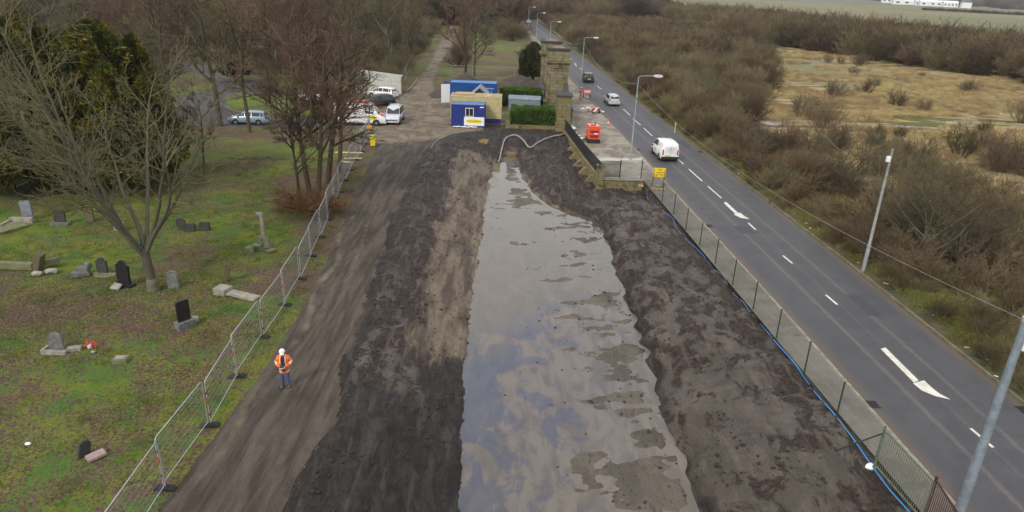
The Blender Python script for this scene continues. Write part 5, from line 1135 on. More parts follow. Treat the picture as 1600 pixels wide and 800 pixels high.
def grow(r, segs, p, d, L, rad, lvl, S):
    s = S[lvl]; n = s['seg']; pts = [p.copy()]; dirs = [d.copy()]; rads = [rad]; dd = d.copy()
    for i in range(n):
        dd = (dd+rnd_dir(r)*s['wig']+Vector((0, 0, s['up']))).normalized(); p = p+dd*(L/n); pts.append(p.copy()); dirs.append(dd.copy()); rads.append(rad*(1-(1-s.get('tip', .35))*(i+1)/n))
    for i in range(n): segs[min(lvl, 3)].append((*pts[i], *pts[i+1], rads[i], rads[i+1]))
    if lvl+1 < len(S):
        c = S[lvl+1]; m = c['n']
        for k in range(m):
            u = s.get('from', .25)+(1-s.get('from', .25))*((k+r.random())/m); f = u*n; i = min(int(f), n-1); q = f-i
            b = pts[i].lerp(pts[i+1], q); dr = dirs[i+1]; side = rnd_dir(r); side = (side-dr*side.dot(dr)).normalized(); a = R_(c['ang']*r.uniform(.7, 1.3)); nd = (dr*math.cos(a)+side*math.sin(a)).normalized()
            if nd.z < c.get('minz', -.3): nd.z = c.get('minz', -.3)*r.random(); nd.normalize()
            Lc = L*c['len']*r.uniform(.65, 1.2)*(1.15-.45*u if lvl else 1.15-.3*u); rc = min((rads[i]*(1-q)+rads[i+1]*q)*.8, max(rad*c.get('rr', .5), .004))
            grow(r, segs, b, nd, Lc, rc, lvl+1, S)
def segmesh(name, segs, sides, mat, rmin=.0, smooth=True):
    A = np.array(segs, float); P0, P1, r0, r1 = A[:, :3], A[:, 3:6], np.maximum(A[:, 6], rmin), np.maximum(A[:, 7], rmin)
    D = P1-P0; D /= np.linalg.norm(D, axis=1, keepdims=True)+1e-9; up = np.where(np.abs(D[:, 2:3]) > .9, np.array([[1., 0, 0]]), np.array([[0, 0, 1.]]))
    a = np.cross(D, up); a /= np.linalg.norm(a, axis=1, keepdims=True)+1e-9; b = np.cross(D, a); n = len(A); rings = []
    for P, r in ((P0-D*r0[:, None]*.3, r0), (P1+D*r1[:, None]*.3, r1)):
        for j in range(sides): q = 2*math.pi*j/sides; rings.append(P+(a*math.cos(q)+b*math.sin(q))*r[:, None])
    V = np.stack(rings, 1).reshape(-1, 3); base = (np.arange(n)*2*sides)[:, None]; F = []
    for j in range(sides): k = (j+1) % sides; F.append(np.stack([base[:, 0]+j, base[:, 0]+k, base[:, 0]+sides+k, base[:, 0]+sides+j], 1))
    return npmesh(name, V, np.stack(F, 1).reshape(-1, 4), mat, smooth=smooth)
def tree_parts(seed, S, H0, rad, tilt=(0, 0), stems=1, spread=0, rmin=.007):
    r = random.Random(seed); segs = [[], [], [], []]
    for k in range(stems):
        a = 2*math.pi*k/stems+r.random(); p = Vector((math.cos(a)*spread*(stems > 1), math.sin(a)*spread*(stems > 1), -.2)); d = Vector((tilt[0]+(math.cos(a)*.18 if stems > 1 else 0), tilt[1]+(math.sin(a)*.18 if stems > 1 else 0), 1)).normalized()
        grow(r, segs, p, d, H0*r.uniform(.9, 1.1), rad*r.uniform(.8, 1.1), 0, S)
    return segs
def make_tree(name, label, cat, segs, bm_, tm, rmin=.007, group=None, skirt=True):
    t = thing(name, label, cat, group=group)
    newobj('trunk', segmesh('trunk', segs[0], 9, bm_), t); newobj('limbs', segmesh('limbs', segs[1], 6, bm_), t)
    newobj('crown', segmesh('crown', segs[2]+segs[3], 3, tm, rmin), t); return t
def TS(n1=8, n2=7, n3=7, n4=0, a1=45, a2=42, a3=40, l1=.62, l2=.5, l3=.45, up=.06, w=.12, frm=.3):
    S = [dict(seg=7, wig=.06, up=.03, tip=.3, **{'from': frm}), dict(n=n1, ang=a1, len=l1, seg=6, wig=w, up=up, rr=.5, minz=.1), dict(n=n2, ang=a2, len=l2, seg=4, wig=w*1.3, up=up, rr=.42), dict(n=n3, ang=a3, len=l3, seg=3, wig=w*1.6, up=up*.7, rr=.45)]
    if n4: S.append(dict(n=n4, ang=38, len=.5, seg=2, wig=.2, up=.03, rr=.5))
    return S
# the sprawling leafless tree in the graves
S1 = [dict(seg=4, wig=.05, up=.0, tip=.8, **{'from': .72}), dict(n=12, ang=38, len=5.1, seg=11, wig=.15, up=.075, rr=.46, minz=.15, tip=.15), dict(n=10, ang=46, len=.34, seg=6, wig=.24, up=.03, rr=.34, tip=.25), dict(n=8, ang=38, len=.45, seg=4, wig=.2, up=.03, rr=.45), dict(n=4, ang=38, len=.5, seg=3, wig=.25, up=.02, rr=.5)]
x, y = un(240, 452)
segs = tree_parts(12, S1, 2.5, .29, (-.08, 0)); t = make_tree('leafless_tree', 'large spreading leafless tree with grey green limbs among the graves', 'tree', segs, bark_grey, twig_olive, .009); t.location = (x, y, H(x, y)); t.scale = (.92, .92, .98)
m = MB(); m.lathe([(.46, -.15), (.36, .12), (.31, .4), (.285, .7)], 12); m.build('root_flare', bark_grey, t, smooth=True)
# tall trees by the fence
S2 = TS(14, 9, 8, 3, 50, 44, 42, .36, .5, .5, .05, .15, .28)
for i, (p, h, tl_, sd) in enumerate((((484, 300), 12.8, (-.06, 0), 3), ((497, 312), 12.0, (.05, 0), 4), ((512, 287), 11.0, (.16, .02), 5), ((528, 268), 9.8, (.10, .05), 6), ((470, 318), 7.5, (-.12, -.03), 8))):
    segs = tree_parts(sd, S2, h, .24 if i < 4 else .14, tl_); x, y = un(*p)
    t = make_tree('leafless_tree', ['tallest leafless tree of the clump beside the temporary fence', 'leafless tree in the fence clump, second from the left', 'leaning leafless tree in the clump beside the fence', 'shorter leafless tree at the right of the fence clump', 'slender small leafless tree at the left of the clump'][i], 'tree', segs, bark_dark, twig_red if i < 2 else twig_olive, .012); t.location = (x, y, H(x, y))
# woodland kinds
kinds = []
for i, (S, h, rad, bm_, tm) in enumerate(((TS(10, 8, 8, 3, 46, 42, 42, .45, .5, .5, .06, .14, .3), 13, .26, bark_dark, twig_brown), (TS(12, 8, 7, 3, 55, 45, 40, .42, .5, .5, .07, .13, .25), 12, .24, bark_grey, twig_olive), (TS(9, 9, 8, 3, 38, 40, 42, .5, .48, .5, .05, .16, .25), 13.5, .26, bark_dark, twig_red), (TS(10, 8, 7, 3, 62, 45, 42, .5, .5, .5, .09, .15, .3), 10.5, .3, bark_grey, twig_brown))):
    kinds.append(make_tree('woodland_tree', 'leafless tree', 'tree', tree_parts(30+i, S, h, rad), bm_, tm, .020))
used = [False]*4
def plant(kind, x, y, s, label, group=None, rz=None, name=None):
    rz = random.uniform(0, 6.28) if rz is None else rz
    if not used[kind]: used[kind] = True; t = kinds[kind]; t.location = (x, y, H(x, y)); t.rotation_euler = (0, 0, rz); t.scale = (s, s, s); t['label'] = label
    else: t = copy_tree(kinds[kind], (x, y, H(x, y)), rz, s, label)
    if group: t['group'] = group
    elif 'group' in t: del t['group']
    return t
for p, k, s, lb in (((345, 197), 3, 1.05, 'leafless tree with curved trunk at the nose of the ice blue car'), ((390, 206), 0, 1.05, 'straight trunked leafless tree in front of the ice blue car'), ((275, 190), 1, .75, 'slim leafless tree left of the curved trunk by the tarmac'), ((248, 186), 3, .75, 'slim leafless tree behind the right conifer'), ((635, 112), 0, 1.05, 'leafless tree left of the lane behind the sheeted store'), ((727, 128), 2, 1.1, 'big leafless tree with ivy dark trunk behind the blue container'), ((741, 120), 1, .9, 'leafless tree twin stem close behind the big ivied one'), ((560, 110), 1, .95, 'leafless tree on the lawn behind the sheeted store'), ((470, 130), 2, .95, 'reddish leafless tree behind the white trailer'), ((425, 108), 0, .9, 'leafless tree on the grass beyond the tarmac fork'), ((320, 268), 1, .55, 'small leafless tree behind the spreading one on the lawn')):
    x, y = un(*p); plant(k, x, y, s, lb)
# wood behind the cemetery: single trees down to where they merge
GW = 'leafless trees of the wood behind the cemetery'; pts = []
rw = random.Random(11); CLEAR = U([(738, 60), (822, 68), (832, 125), (738, 125)]); LANE = U([(660, 100), (690, 50), (700, 30), (730, 30), (712, 100)])
tries = 0
while len(pts) < 200 and tries < 20000:
    tries += 1; y = 92+(rw.random()**.9)*190; x = rw.uniform(-.95*y, -2 if y > 190 else -.02*y+1)
    if x > KL(y)-5 or y < 92: continue
    if inpoly(np.array([x]), np.array([y]), YARD)[0] > -3 or inpoly(np.array([x]), np.array([y]), TARMAC)[0] > -1 or inpoly(np.array([x]), np.array([y]), CLEAR)[0] > -1 or inpoly(np.array([x]), np.array([y]), LANE)[0] > -2: continue
    if -17 < x < 4 and y < 124: continue
    if y < 112 and x > -30: continue
    if any((x-a)**2+(y-b)**2 < (4.2 if y > 120 else 5.5)**2 for a, b in pts): continue
    pts.append((x, y))
for x, y in pts: plant(rw.choice([0, 1, 2, 0, 3]), x, y, rw.uniform(.72, 1.08), 'leafless tree in the brown wood behind the cemetery', GW)

# shrubs of the scrub
def shrub_segs(seed, n0=16, n2=8, n3=6, up=.05, ang=50, h=1.):
    r = random.Random(seed); segs = [[], [], [], []]
    S = [dict(seg=5, wig=.14, up=.03, tip=.35, **{'from': .2}), dict(n=n2, ang=38, len=.5, seg=3, wig=.2, up=.06, rr=.5), dict(n=n3, ang=38, len=.55, seg=2, wig=.25, up=.05, rr=.55)]
    for k in range(n0):
        a = r.random()*6.28; q = math.sqrt(r.random()); d = Vector((math.cos(a)*q*.85, math.sin(a)*q*.85, 1.0-.25*q)).normalized()
        grow(r, segs, Vector((math.cos(a)*.18*q, math.sin(a)*.18*q, -.03)), d, h*r.uniform(.75, 1.05)*(1-.12*q), .014, 0, S)
    return segs
protos = []
def make_shrub(seed, tm, big=1., **k):
    s = shrub_segs(seed, **k); me = segmesh('scrub_bush', s[0]+s[1]+s[2]+s[3], 3, tm, .0036*big); return me
SH = [make_shrub(50+i, [twig_scrub, twig_scrub, twig_olive, twig_brown, twig_scrub][i], 1., n0=[22, 26, 20, 24, 28][i], n2=7, n3=6) for i in range(5)]
SHD = [make_shrub(70+i, [twig_scrub, twig_scrub, twig_brown][i], 1.5, n0=30, n2=8, n3=6) for i in range(3)]
cand = []
rs = random.Random(21)
def scatter(x0, x1, y0, y1, ok, md, n, key):
    g = {}; out = []
    for _ in range(n):
        y = y0+(y1-y0)*rs.random(); x = x0+(x1-x0)*rs.random()
        if not ok(x, y): continue
        m = md(y); c = (int(x/m), int(y/m))
        if any((x-a)**2+(y-b)**2 < m*m for i in (-1, 0, 1) for j in (-1, 0, 1) for a, b in g.get((c[0]+i, c[1]+j, ), [])): continue
        g.setdefault(c, []).append((x, y)); out.append((x, y))
    return out
scr = scatter(0, 90, 20, 205, lambda x, y: KR(y)+2.2 < x < BX(y)+2.0*math.sin(y*.35)-1.0, lambda y: 1.9 if y < 60 else (2.1 if y < 120 else 2.6), 30000, 0)
scr.sort(key=lambda p: p[0]**2+p[1]**2)
near, rest = scr[:270], scr[270:]
GS_ = 'leafless shrubs of the roadside scrub'
def shrub(me, x, y, s, h, label, group, name='leafless_shrub'):
    o = newobj(name, me); o.location = (x, y, H(x, y)-.05); o.rotation_euler = (rs.uniform(-.08, .08), rs.uniform(-.08, .08), rs.random()*6.28); o.scale = (s, s, h); return setp(o, label, 'shrub', group)
for x, y in near:
    d = x-float(KR(y)); hh = (2.0+1.6*rs.random())*(1. if d > 4 else .75)*(1.15 if y > 70 else .9); 
    if y < 60 and d > 3 and fbm(np.array(x*.35), np.array(y*.35), 5, 2) < -.05: hh *= .6
    shrub(rs.choice(SH), x, y, hh*rs.uniform(.8, 1.05), hh, 'leafless olive brown shrub in the roadside scrub', GS_)
def instance_stuff(name, label, pts, meshes, hs, kind='stuff', tilt=.08):
    """many copies of a few meshes as one object (geometry nodes)"""
    co = bpy.data.collections.new(name+'_kinds')
    for i, me in enumerate(meshes): co.objects.link(bpy.data.objects.new(name+'_kind', me))
    n = len(pts); V = np.array([(x, y, H0) for x, y, H0 in pts], float)
    me = bpy.data.meshes.new(name); me.vertices.add(n); me.vertices.foreach_set('co', V.astype(np.float32).ravel())
    r = np.random.default_rng(len(pts)); 
    a = me.attributes.new('rot', 'FLOAT_VECTOR', 'POINT'); a.data.foreach_set('vector', np.stack([r.uniform(-tilt, tilt, n), r.uniform(-tilt, tilt, n), r.uniform(0, 6.28, n)], 1).astype(np.float32).ravel())
    a = me.attributes.new('scl', 'FLOAT_VECTOR', 'POINT'); h = np.array(hs, float); w = h*r.uniform(.85, 1.2, n); a.data.foreach_set('vector', np.stack([w, w, h], 1).astype(np.float32).ravel())
    a = me.attributes.new('idx', 'INT', 'POINT'); a.data.foreach_set('value', r.integers(0, len(meshes), n).astype(np.int32))
    o = setp(newobj(name, me), kind=kind); o['label'] = label; o['category'] = name.replace('_', ' ')
    ng = bpy.data.node_groups.new(name, 'GeometryNodeTree'); ng.interface.new_socket('Geometry', in_out='INPUT', socket_type='NodeSocketGeometry'); ng.interface.new_socket('Geometry', in_out='OUTPUT', socket_type='NodeSocketGeometry')
    N = lambda t: ng.nodes.new(t); gi, go, ip_, ci = N('NodeGroupInput'), N('NodeGroupOutput'), N('GeometryNodeInstanceOnPoints'), N('GeometryNodeCollectionInfo')
    ci.inputs['Collection'].default_value = co; ci.inputs['Separate Children'].default_value = True; ci.inputs['Reset Children'].default_value = True; ip_.inputs['Pick Instance'].default_value = True
    def at(nm, ty): q = N('GeometryNodeInputNamedAttribute'); q.data_type = ty; q.inputs['Name'].default_value = nm; return q.outputs['Attribute']
    e2r = N('FunctionNodeEulerToRotation'); L = ng.links.new
    L(gi.outputs[0], ip_.inputs['Points']); L(ci.outputs[0], ip_.inputs['Instance']); L(at('rot', 'FLOAT_VECTOR'), e2r.inputs[0]); L(e2r.outputs[0], ip_.inputs['Rotation']); L(at('scl', 'FLOAT_VECTOR'), ip_.inputs['Scale']); L(at('idx', 'INT'), ip_.inputs['Instance Index']); L(ip_.outputs[0], go.inputs[0])
    md = o.modifiers.new('g', 'NODES'); md.node_group = ng; return o
def zs_of(P): 
    if not P: return []
    A = np.array(P); Z = height(A[:, 0], A[:, 1]); return [(float(a), float(b), float(c)-.05) for (a, b), c in zip(P, Z)]
rest += scatter(-6, 90, 196, 330, lambda x, y: x > KR(y)+3 and (x < BX(y) or inpoly(np.array([x]), np.array([y]), WOOD)[0] > 0), lambda y: 3.2, 8000, 0)
instance_stuff('scrub_thicket', 'dense brown leafless thicket along the far side of the road', zs_of(rest), SH+SHD, [rs.uniform(2.6, 4.8) for _ in rest])
wood = scatter(60, 520, 95, 430, lambda x, y: inpoly(np.array([x]), np.array([y]), WOOD)[0] > 0 and x > BX(y), lambda y: 4.2, 26000, 0)
instance_stuff('far_wood', 'band of leafless wood between the marsh and the field', zs_of(wood), SHD+SH[:2], [rs.uniform(4.8, 8.5) for _ in wood])
lw = scatter(-420, 0, 270, 520, lambda x, y: x < KL(y)-6 and x > -.95*y, lambda y: 6, 14000, 0)
instance_stuff('distant_wood', 'far leafless wood at the top left beyond the cemetery', zs_of(lw), SHD+[kinds[0].children[2].data], [1]*0 or [rs.uniform(7, 11) for _ in lw]) if 0 else instance_stuff('distant_wood', 'far leafless wood at the top left beyond the cemetery', zs_of(lw), SHD, [rs.uniform(8, 13) for _ in lw])
us = scatter(-200, 4, 110, 290, lambda x, y: x < KL(y)-4 and x > -.95*y and inpoly(np.array([x]), np.array([y]), YARD)[0] < -3 and inpoly(np.array([x]), np.array([y]), TARMAC)[0] < -2 and inpoly(np.array([x]), np.array([y]), CLEAR)[0] < -1 and not (-17 < x < 3 and y < 135), lambda y: 3.8, 7000, 0)
instance_stuff('undergrowth', 'brown leafless undergrowth beneath the cemetery wood', zs_of(us), SH, [rs.uniform(1.2, 4.2) for _ in us])
# single bushes standing in the marsh
MB_ = [((1345, 105), 5.0, 'round dark leafless bush on the reeds at the wood edge'), ((1292, 97), 3.2, 'small leafless bush left of the round dark one'), ((1312, 99), 3.0, 'small leafless bush touching the round dark one'), ((1332, 117), 3., 'low leafless bush below the round dark one'), ((1350, 145), 3.4, 'leafless bush on the green patch in the marsh'), ((1365, 136), 3.6, 'taller leafless bush on the green patch of the marsh'), ((1402, 168), 4.2, 'leafless bush in the middle of the marsh'), ((1443, 172), 3.0, 'dark low leafless bush right of the middle marsh bush'), ((1513, 145), 4.0, 'leafless bush on pale reeds toward the right'), ((1440, 121), 1.8, 'tiny bush alone on the pale far reeds'), ((1594, 190), 5.2, 'large leafless bush at the right edge of the marsh'), ((1285, 200), 6.2, 'spreading leafless bush beside the blue marsh pools'), ((1250, 185), 5.4, 'leafless bush left of the blue marsh pools'), ((1300, 150), 4.6, 'olive leafless bush between scrub and open reeds'), ((1215, 240), 5.0, 'leafless bush in front of the left marsh pool'), ((1500, 245), 5.5, 'wide leafless bush above the big roadside tree'), ((1390, 255), 4.2, 'leafless bush behind the plain grey pole'), ((1560, 260), 6, 'wide leafless bush near the right edge behind the roadside tree'), ((1310, 235), 3.6, 'leafless bush near the rusty reeds'), ((1450, 46), 9, 'lone pale crowned tree on the far edge of the field')]
for p, h, lb in MB_:
    x, y = un(*p, -1.) if h < 9 else un(1450, 62, 0); shrub(SH[len(lb) % 5] if h < 9 else SHD[1], x, y, h*.62, h*.62, lb, None)
for i in range(120):
    x, y = un(rs.uniform(1230, 1640), 205+260*rs.random()**.8, -1.)
    if x < KR(y)+5.5: continue
    h = rs.uniform(1.2, 3.4); shrub(rs.choice(SH), x, y, h*.9, h, 'small leafless shrub scattered between the scrub and the marsh', 'small shrubs at the marsh edge')
# roadside trees on the right
S3 = TS(10, 8, 7, 3, 52, 44, 42, .75, .55, .5, .05, .16, .15)
for i, (p, h, tl_, sd, lb) in enumerate((((1432, 425), 4.6, (.25, .1), 61, 'large leafless roadside tree spreading right above the verge'), ((1405, 400), 4.2, (-.05, .1), 62, 'upright leafless roadside tree left of the spreading one'), ((1322, 292), 4.0, (.05, 0), 63, 'small pale stemmed tree behind the scrub by the plain grey pole'), ((1500, 430), 3.6, (.1, .1), 65, 'low leafless tree on the green bank at the right'))):
    x, y = un(*p, -.6); t = make_tree('leafless_tree', lb, 'tree', tree_parts(sd, S3, h, .12, tl_, stems=2, spread=.15), bark_grey, twig_olive, .007); t.location = (x, y, H(x, y))
# tufts
tm_ = bark('dry_reed', (.50, .38, .19), (.38, .29, .15), .4, .04); tg = bark('verge_grass', (.16, .165, .045), (.22, .19, .07), .4, .2)
def tuft(seed, n, h, r, mat, w=.012):
    q = random.Random(seed); sg = []
    for _ in range(n):
        a = q.random()*6.28; k = r*math.sqrt(q.random()); b = Vector((k*math.cos(a), k*math.sin(a), -.02)); d = Vector((q.gauss(0, .28), q.gauss(0, .28), 1)); m_ = b+d*h*.55*q.uniform(.6, 1.1); e = m_+Vector((d.x*1.8, d.y*1.8, .7))*h*.4
        sg += [(*b, *m_, w, w*.7), (*m_, *e, w*.7, w*.2)]
    return segmesh('tuft', sg, 3, mat)
TF = [tuft(i, 120, 1., .9, tm_, .018) for i in range(3)]; TG = [tuft(i+5, 110, .45, .5, tg, .010) for i in range(3)]
mp = scatter(20, 150, 40, 215, lambda x, y: x > BX(y)-4 and x > KR(y)+6 and fbm(np.array(x*.05), np.array(y*.11), 9, 3) > -.12, lambda y: .95, 34000, 0)
instance_stuff('reeds', 'golden dry reeds across the open marsh', zs_of(mp), TF, [rs.uniform(.45, .95) for _ in mp], tilt=.15)
vp = scatter(13, 34, 15, 130, lambda x, y: KR(y)+.7 < x < KR(y)+12 and rs.random() < .9, lambda y: .62, 30000, 0)
instance_stuff('verge_growth', 'rough grass and bramble along the foot of the scrub', zs_of(vp), TG+[SH[0]], [rs.uniform(.6, 1.6) for _ in vp], tilt=.2)

TC = [tuft(i+15, 60, .22, .42, bark('moss_grass', (.085, .16, .02), (.15, .18, .02), .5, .5), .008) for i in range(2)]
cp = scatter(-38, -11.3, 16, 62, lambda x, y: x < TL(y)-.4 and fbm(np.array(x*.5), np.array(y*.5), 55, 3) > -.08, lambda y: .42, 16000, 0)
instance_stuff('grass_tufts', 'short green grass tufts among the graves', zs_of(cp), TC, [rs.uniform(.35, 1.1) for _ in cp], tilt=.2)
# leaf masses
def leafmat(name, c1, c2, c3, ps=.6):
    k = Mat(name); v = k.coord('World'); c = k.mix(k.ramp(k.noise(v, ps, 4, .6), .4, .62), c1, c2); c = k.mix(k.math('MULTIPLY', k.ramp(k.noise(v, 6, 3, .7), .5, .75), .7), c, c3)
    return k.out(c, .8, .25)
def sprigs(P, N, size, r, mat, name, droop=0.):
    n = len(P); N = N/(np.linalg.norm(N, axis=1, keepdims=True)+1e-9); rd = r.normal(size=(n, 3)); D = N+rd*.55; D[:, 2] += droop; D /= np.linalg.norm(D, axis=1, keepdims=True); W = np.cross(D, r.normal(size=(n, 3))); W /= np.linalg.norm(W, axis=1, keepdims=True)+1e-9
    s = size*r.uniform(.6, 1.4, (n, 1)); X = np.cross(D, W)
    V = np.stack([P-D*s*.2, P+D*s*.35+W*s*.34, P+D*s, P+D*s*.35-W*s*.34, P+D*s*.35+X*s*.3, P+D*s*.35-X*s*.3], 1).reshape(-1, 3); b = np.arange(n)[:, None]*6
    return npmesh(name, V, np.concatenate([b+np.array([[0, 1, 2, 3]]), b+np.array([[0, 4, 2, 5]])]), mat)
def conifer(label, x, y, h, w, seed, lobes, mat, name='conifer', lf=.34):
    r = np.random.default_rng(seed); t = thing(name, label, 'conifer', (x, y, H(x, y))); P = []; N = []
    L = [(0, 0, h, w)]+[(math.cos(a)*w*.45, math.sin(a)*w*.45, h*r.uniform(.6, .97), w*.5) for a in np.linspace(0, 6.28, lobes+1)[:-1]+r.random()*2]
    for (lx, ly, lh, lw_) in L:
        n = int(9000*(lh*lw_)/(h*w)); z = r.random(n)**.85; a = r.random(n)*6.28; prof = np.clip(1-z**2., 0, 1)**.6*(.55+.45*sm(0, .15, z)); 
        bump = 1+.26*np.sin(a*5+z*9+lx)+.30*(vnoise(a*3.2, z*lh*.9, seed)-.5)*2; rr_ = lw_*.5*prof*bump*np.sqrt(r.uniform(.45, 1, n)); zz = .9+z*(lh-.9)
        P.append(np.stack([lx+rr_*np.cos(a), ly+rr_*np.sin(a), zz+.25*bump], 1)); N.append(np.stack([np.cos(a), np.sin(a), .5+z*.8], 1))
    P = np.concatenate(P); N = np.concatenate(N); newobj('foliage', sprigs(P, N, lf, r, mat, 'foliage'), t)
    m = MB(); m.tube([(0, 0, -.2), (.05, 0, h*.45), (0, .05, h*.9)], [.32, .2, .05], 9); m.build('trunk', bark_dark, t, smooth=True); return t
cm = leafmat('cypress_foliage', (.050, .072, .015), (.165, .145, .018), (.27, .205, .022)); cm2 = leafmat('yew_foliage', (.018, .03, .012), (.035, .048, .016), (.055, .06, .02)); hm = leafmat('laurel_foliage', (.055, .115, .02), (.11, .19, .035), (.03, .06, .012), 1.1)
for lb, p, h, w, sd, nl in (('dark golden green conifer at the far left edge', (18, 294), 12.9, 7.2, 1, 6), ('golden green conifer, second from the left edge', (82, 288), 12.2, 6.4, 2, 6), ('broad golden green conifer behind the spreading leafless tree', (185, 292), 12.0, 7.4, 3, 6), ('dark conifer filling the gap behind the two left ones', (132, 250), 8.0, 6.0, 4, 5)):
    x, y = un(*p); conifer(lb, x, y, h, w, sd, nl, cm)
x, y = un(832, 130); conifer('dark columnar yew beside the rear gate pier', x, y, 6.4, 4.2, 9, 3, leafmat('columnar_yew_foliage', (.040, .048, .020), (.085, .080, .028), (.12, .095, .035)), 'yew_tree', .2)
def hedge(label, x0, x1, y0, y1, h, seed, mat):
    r = np.random.default_rng(seed); t = thing('hedge', label, 'hedge', ((x0+x1)/2, (y0+y1)/2, H((x0+x1)/2, (y0+y1)/2))); w, d = (x1-x0)/2, (y1-y0)/2; n = 17000
    u = r.uniform(-1, 1, (n, 3)); ax = r.integers(0, 3, n); sg = np.sign(r.uniform(-1, 1, n)); 
    for i in range(3): k = ax == i; u[k, i] = sg[k] if i < 2 else 1.
    u *= r.uniform(.86, 1.0, (n, 1)); P = np.stack([u[:, 0]*w, u[:, 1]*d, (u[:, 2]*.5+.5)*h], 1); P[:, 2] += .28*(vnoise(P[:, 0]*1.3+9, P[:, 1]*1.3, seed)-.5)*(u[:, 2] > 0); P[:, :2] *= (1+.10*(vnoise(P[:, 0]*1.1, P[:, 2]*1.7+P[:, 1], seed+2)-.5))[:, None]
    newobj('foliage', sprigs(P, u+np.array([[0, 0, .5]]), .15, r, mat, 'foliage', .2), t)
    m = MB(); rr_ = random.Random(seed)
    for _ in range(26): a, b = rr_.uniform(-w*.8, w*.8), rr_.uniform(-d*.8, d*.8); m.tube([(a, b, -.1), (a+rr_.uniform(-.3, .3), b+rr_.uniform(-.2, .2), h*.85)], [.05, .015], 5)
    m.build('stems', bark_dark, t)
hedge('bright green clipped laurel hedge in front of the tank', -.7, 4.4, 80.8, 84.2, 2.0, 1, hm); hedge('green laurel hedge behind the tank beneath the gate pier', -2.4, 3.1, 95.0, 98.6, 2.1, 2, hm)
# evergreen bushes in the wood
for i, (p, h, lb) in enumerate((((370, 128), 2.6, 'low dark evergreen bush beyond the tarmac fork'), ((135, 42), 6, 'dark evergreen tree deep in the wood above the conifers'))):
    x, y = un(*p); conifer(lb, x, y, h, h*1.3, 20+i, 3, cm2, 'evergreen_bush')
# russet brush under the clump and dry tufts on the bank
x, y = un(480, 332); o = newobj('bramble_patch', make_shrub(91, bark('russet_stems', (.16, .085, .035), (.12, .075, .04)), 1.6, n0=26)); o.location = (x, y, H(x, y)); o.scale = (3.6, 3., 1.3); setp(o, 'russet dead bramble patch beneath the tall clump', 'bush')
for p, lb in (((756, 224), 'dry golden tuft on the left bank near the ditch head'), ((800, 226), 'dry tuft beside the suction hose')):
    g = grd(p, 0); o = newobj('dry_tuft', tuft(int(p[0]), 130, .6, .5, bpy.data.materials['dry_reed'], .015)); o.location = g; setp(o, lb, 'grass tuft')

# fallen leaves, clods and stones
def flakes(name, label, P, size, mats, r, cat):
    n = len(P); D = r.normal(size=(n, 3))*np.array([[1, 1, .35]]); D /= np.linalg.norm(D, axis=1, keepdims=True); W = np.cross(D, r.normal(size=(n, 3))*np.array([[.3, .3, 1]])); W /= np.linalg.norm(W, axis=1, keepdims=True)+1e-9; s = size*r.uniform(.6, 1.3, (n, 1))
    V = np.stack([P-D*s, P+W*s*.6, P+D*s, P-W*s*.6], 1).reshape(-1, 3); me = npmesh(name, V, np.arange(n*4).reshape(-1, 4), mats, r.integers(0, len(mats), n)); o = setp(newobj(name, me), label, cat, kind='stuff'); return o
r = np.random.default_rng(4); x = r.uniform(-38, -10.7, 170000); y = 16+44*r.random(170000)**.85; k = (x < TL(y)+.1) & (fbm(x*.22, y*.22, 95, 4)+.5*fbm(x*1.1, y*1.1, 96, 3)+.9*np.exp(-(((x+26)/9)**2+((y-31)/3.2)**2))+.9*np.exp(-(((x+16)/4.5)**2+((y-54)/8)**2)) > .04); x, y = x[k], y[k]
flakes('fallen_leaves', 'brown fallen leaves scattered over the mossy grass', np.stack([x, y, height(x, y)+.015], 1), .034, [simple('leaf_brown', (.15, .085, .055), .8, var=.2), simple('leaf_tan', (.27, .18, .12), .8, var=.2), simple('leaf_dark', (.07, .045, .03), .8, var=.2)], r, 'leaves')
def lumps(name, label, X, Y, S, mat, cat, flat=.6):
    bm = bmesh.new(); bmesh.ops.create_icosphere(bm, subdivisions=1, radius=1); B = np.array([v.co[:] for v in bm.verts]); Fb = np.array([[v.index for v in f.verts] for f in bm.faces]); bm.free(); n = len(X); r_ = np.random.default_rng(len(X))
    V = B[None]*(1+r_.uniform(-.3, .3, (n, len(B), 1)))*(S[:, None]*np.ones((1, 3)))[:, None, :]*np.stack([r_.uniform(.7, 1.4, n), r_.uniform(.7, 1.4, n), np.full(n, flat)], 1)[:, None, :]; V = V+np.stack([X, Y, height(X, Y)+S*.2], 1)[:, None, :]
    F = (Fb[None]+(np.arange(n)*len(B))[:, None, None]).reshape(-1, 3); return setp(newobj(name, npmesh(name, V.reshape(-1, 3), F, mat, smooth=False)), label, cat, kind='stuff')
mudm = bpy.data.materials['dark_soil']; mudm2 = simple('clod_mud', (.034, .025, .02), .9, var=.4); n = 26000; y = 15+60*r.random(n)**1.2; x = TR(y)+(FR(y)-TR(y))*r.random(n); k = ((x < WL(y)-.1) | (x > WR(y)-.15)) & (vnoise(x*.9, y*.9, 44) > .6) | (np.abs(x-WR(y)-.25) < .3) & (y < 50) | (np.abs(x-WL(y)+.1) < .12); x, y = x[k], y[k]
lumps('mud_clods', 'dark clods of mud strewn over both banks', x, y, .012+.085*r.random(len(x))**6, mudm2, 'clods')
n = 500; y = 17+36*r.random(n); x = WL(y)+.3+(WR(y)-WL(y))*r.random(n)**.6; k = x < WR(y); x, y = x[k], y[k]; lumps('silt_lumps', 'small dark lumps lying on the wet silt', x, y, .02+.07*r.random(len(x))**3, mudm2, 'clods', .5)
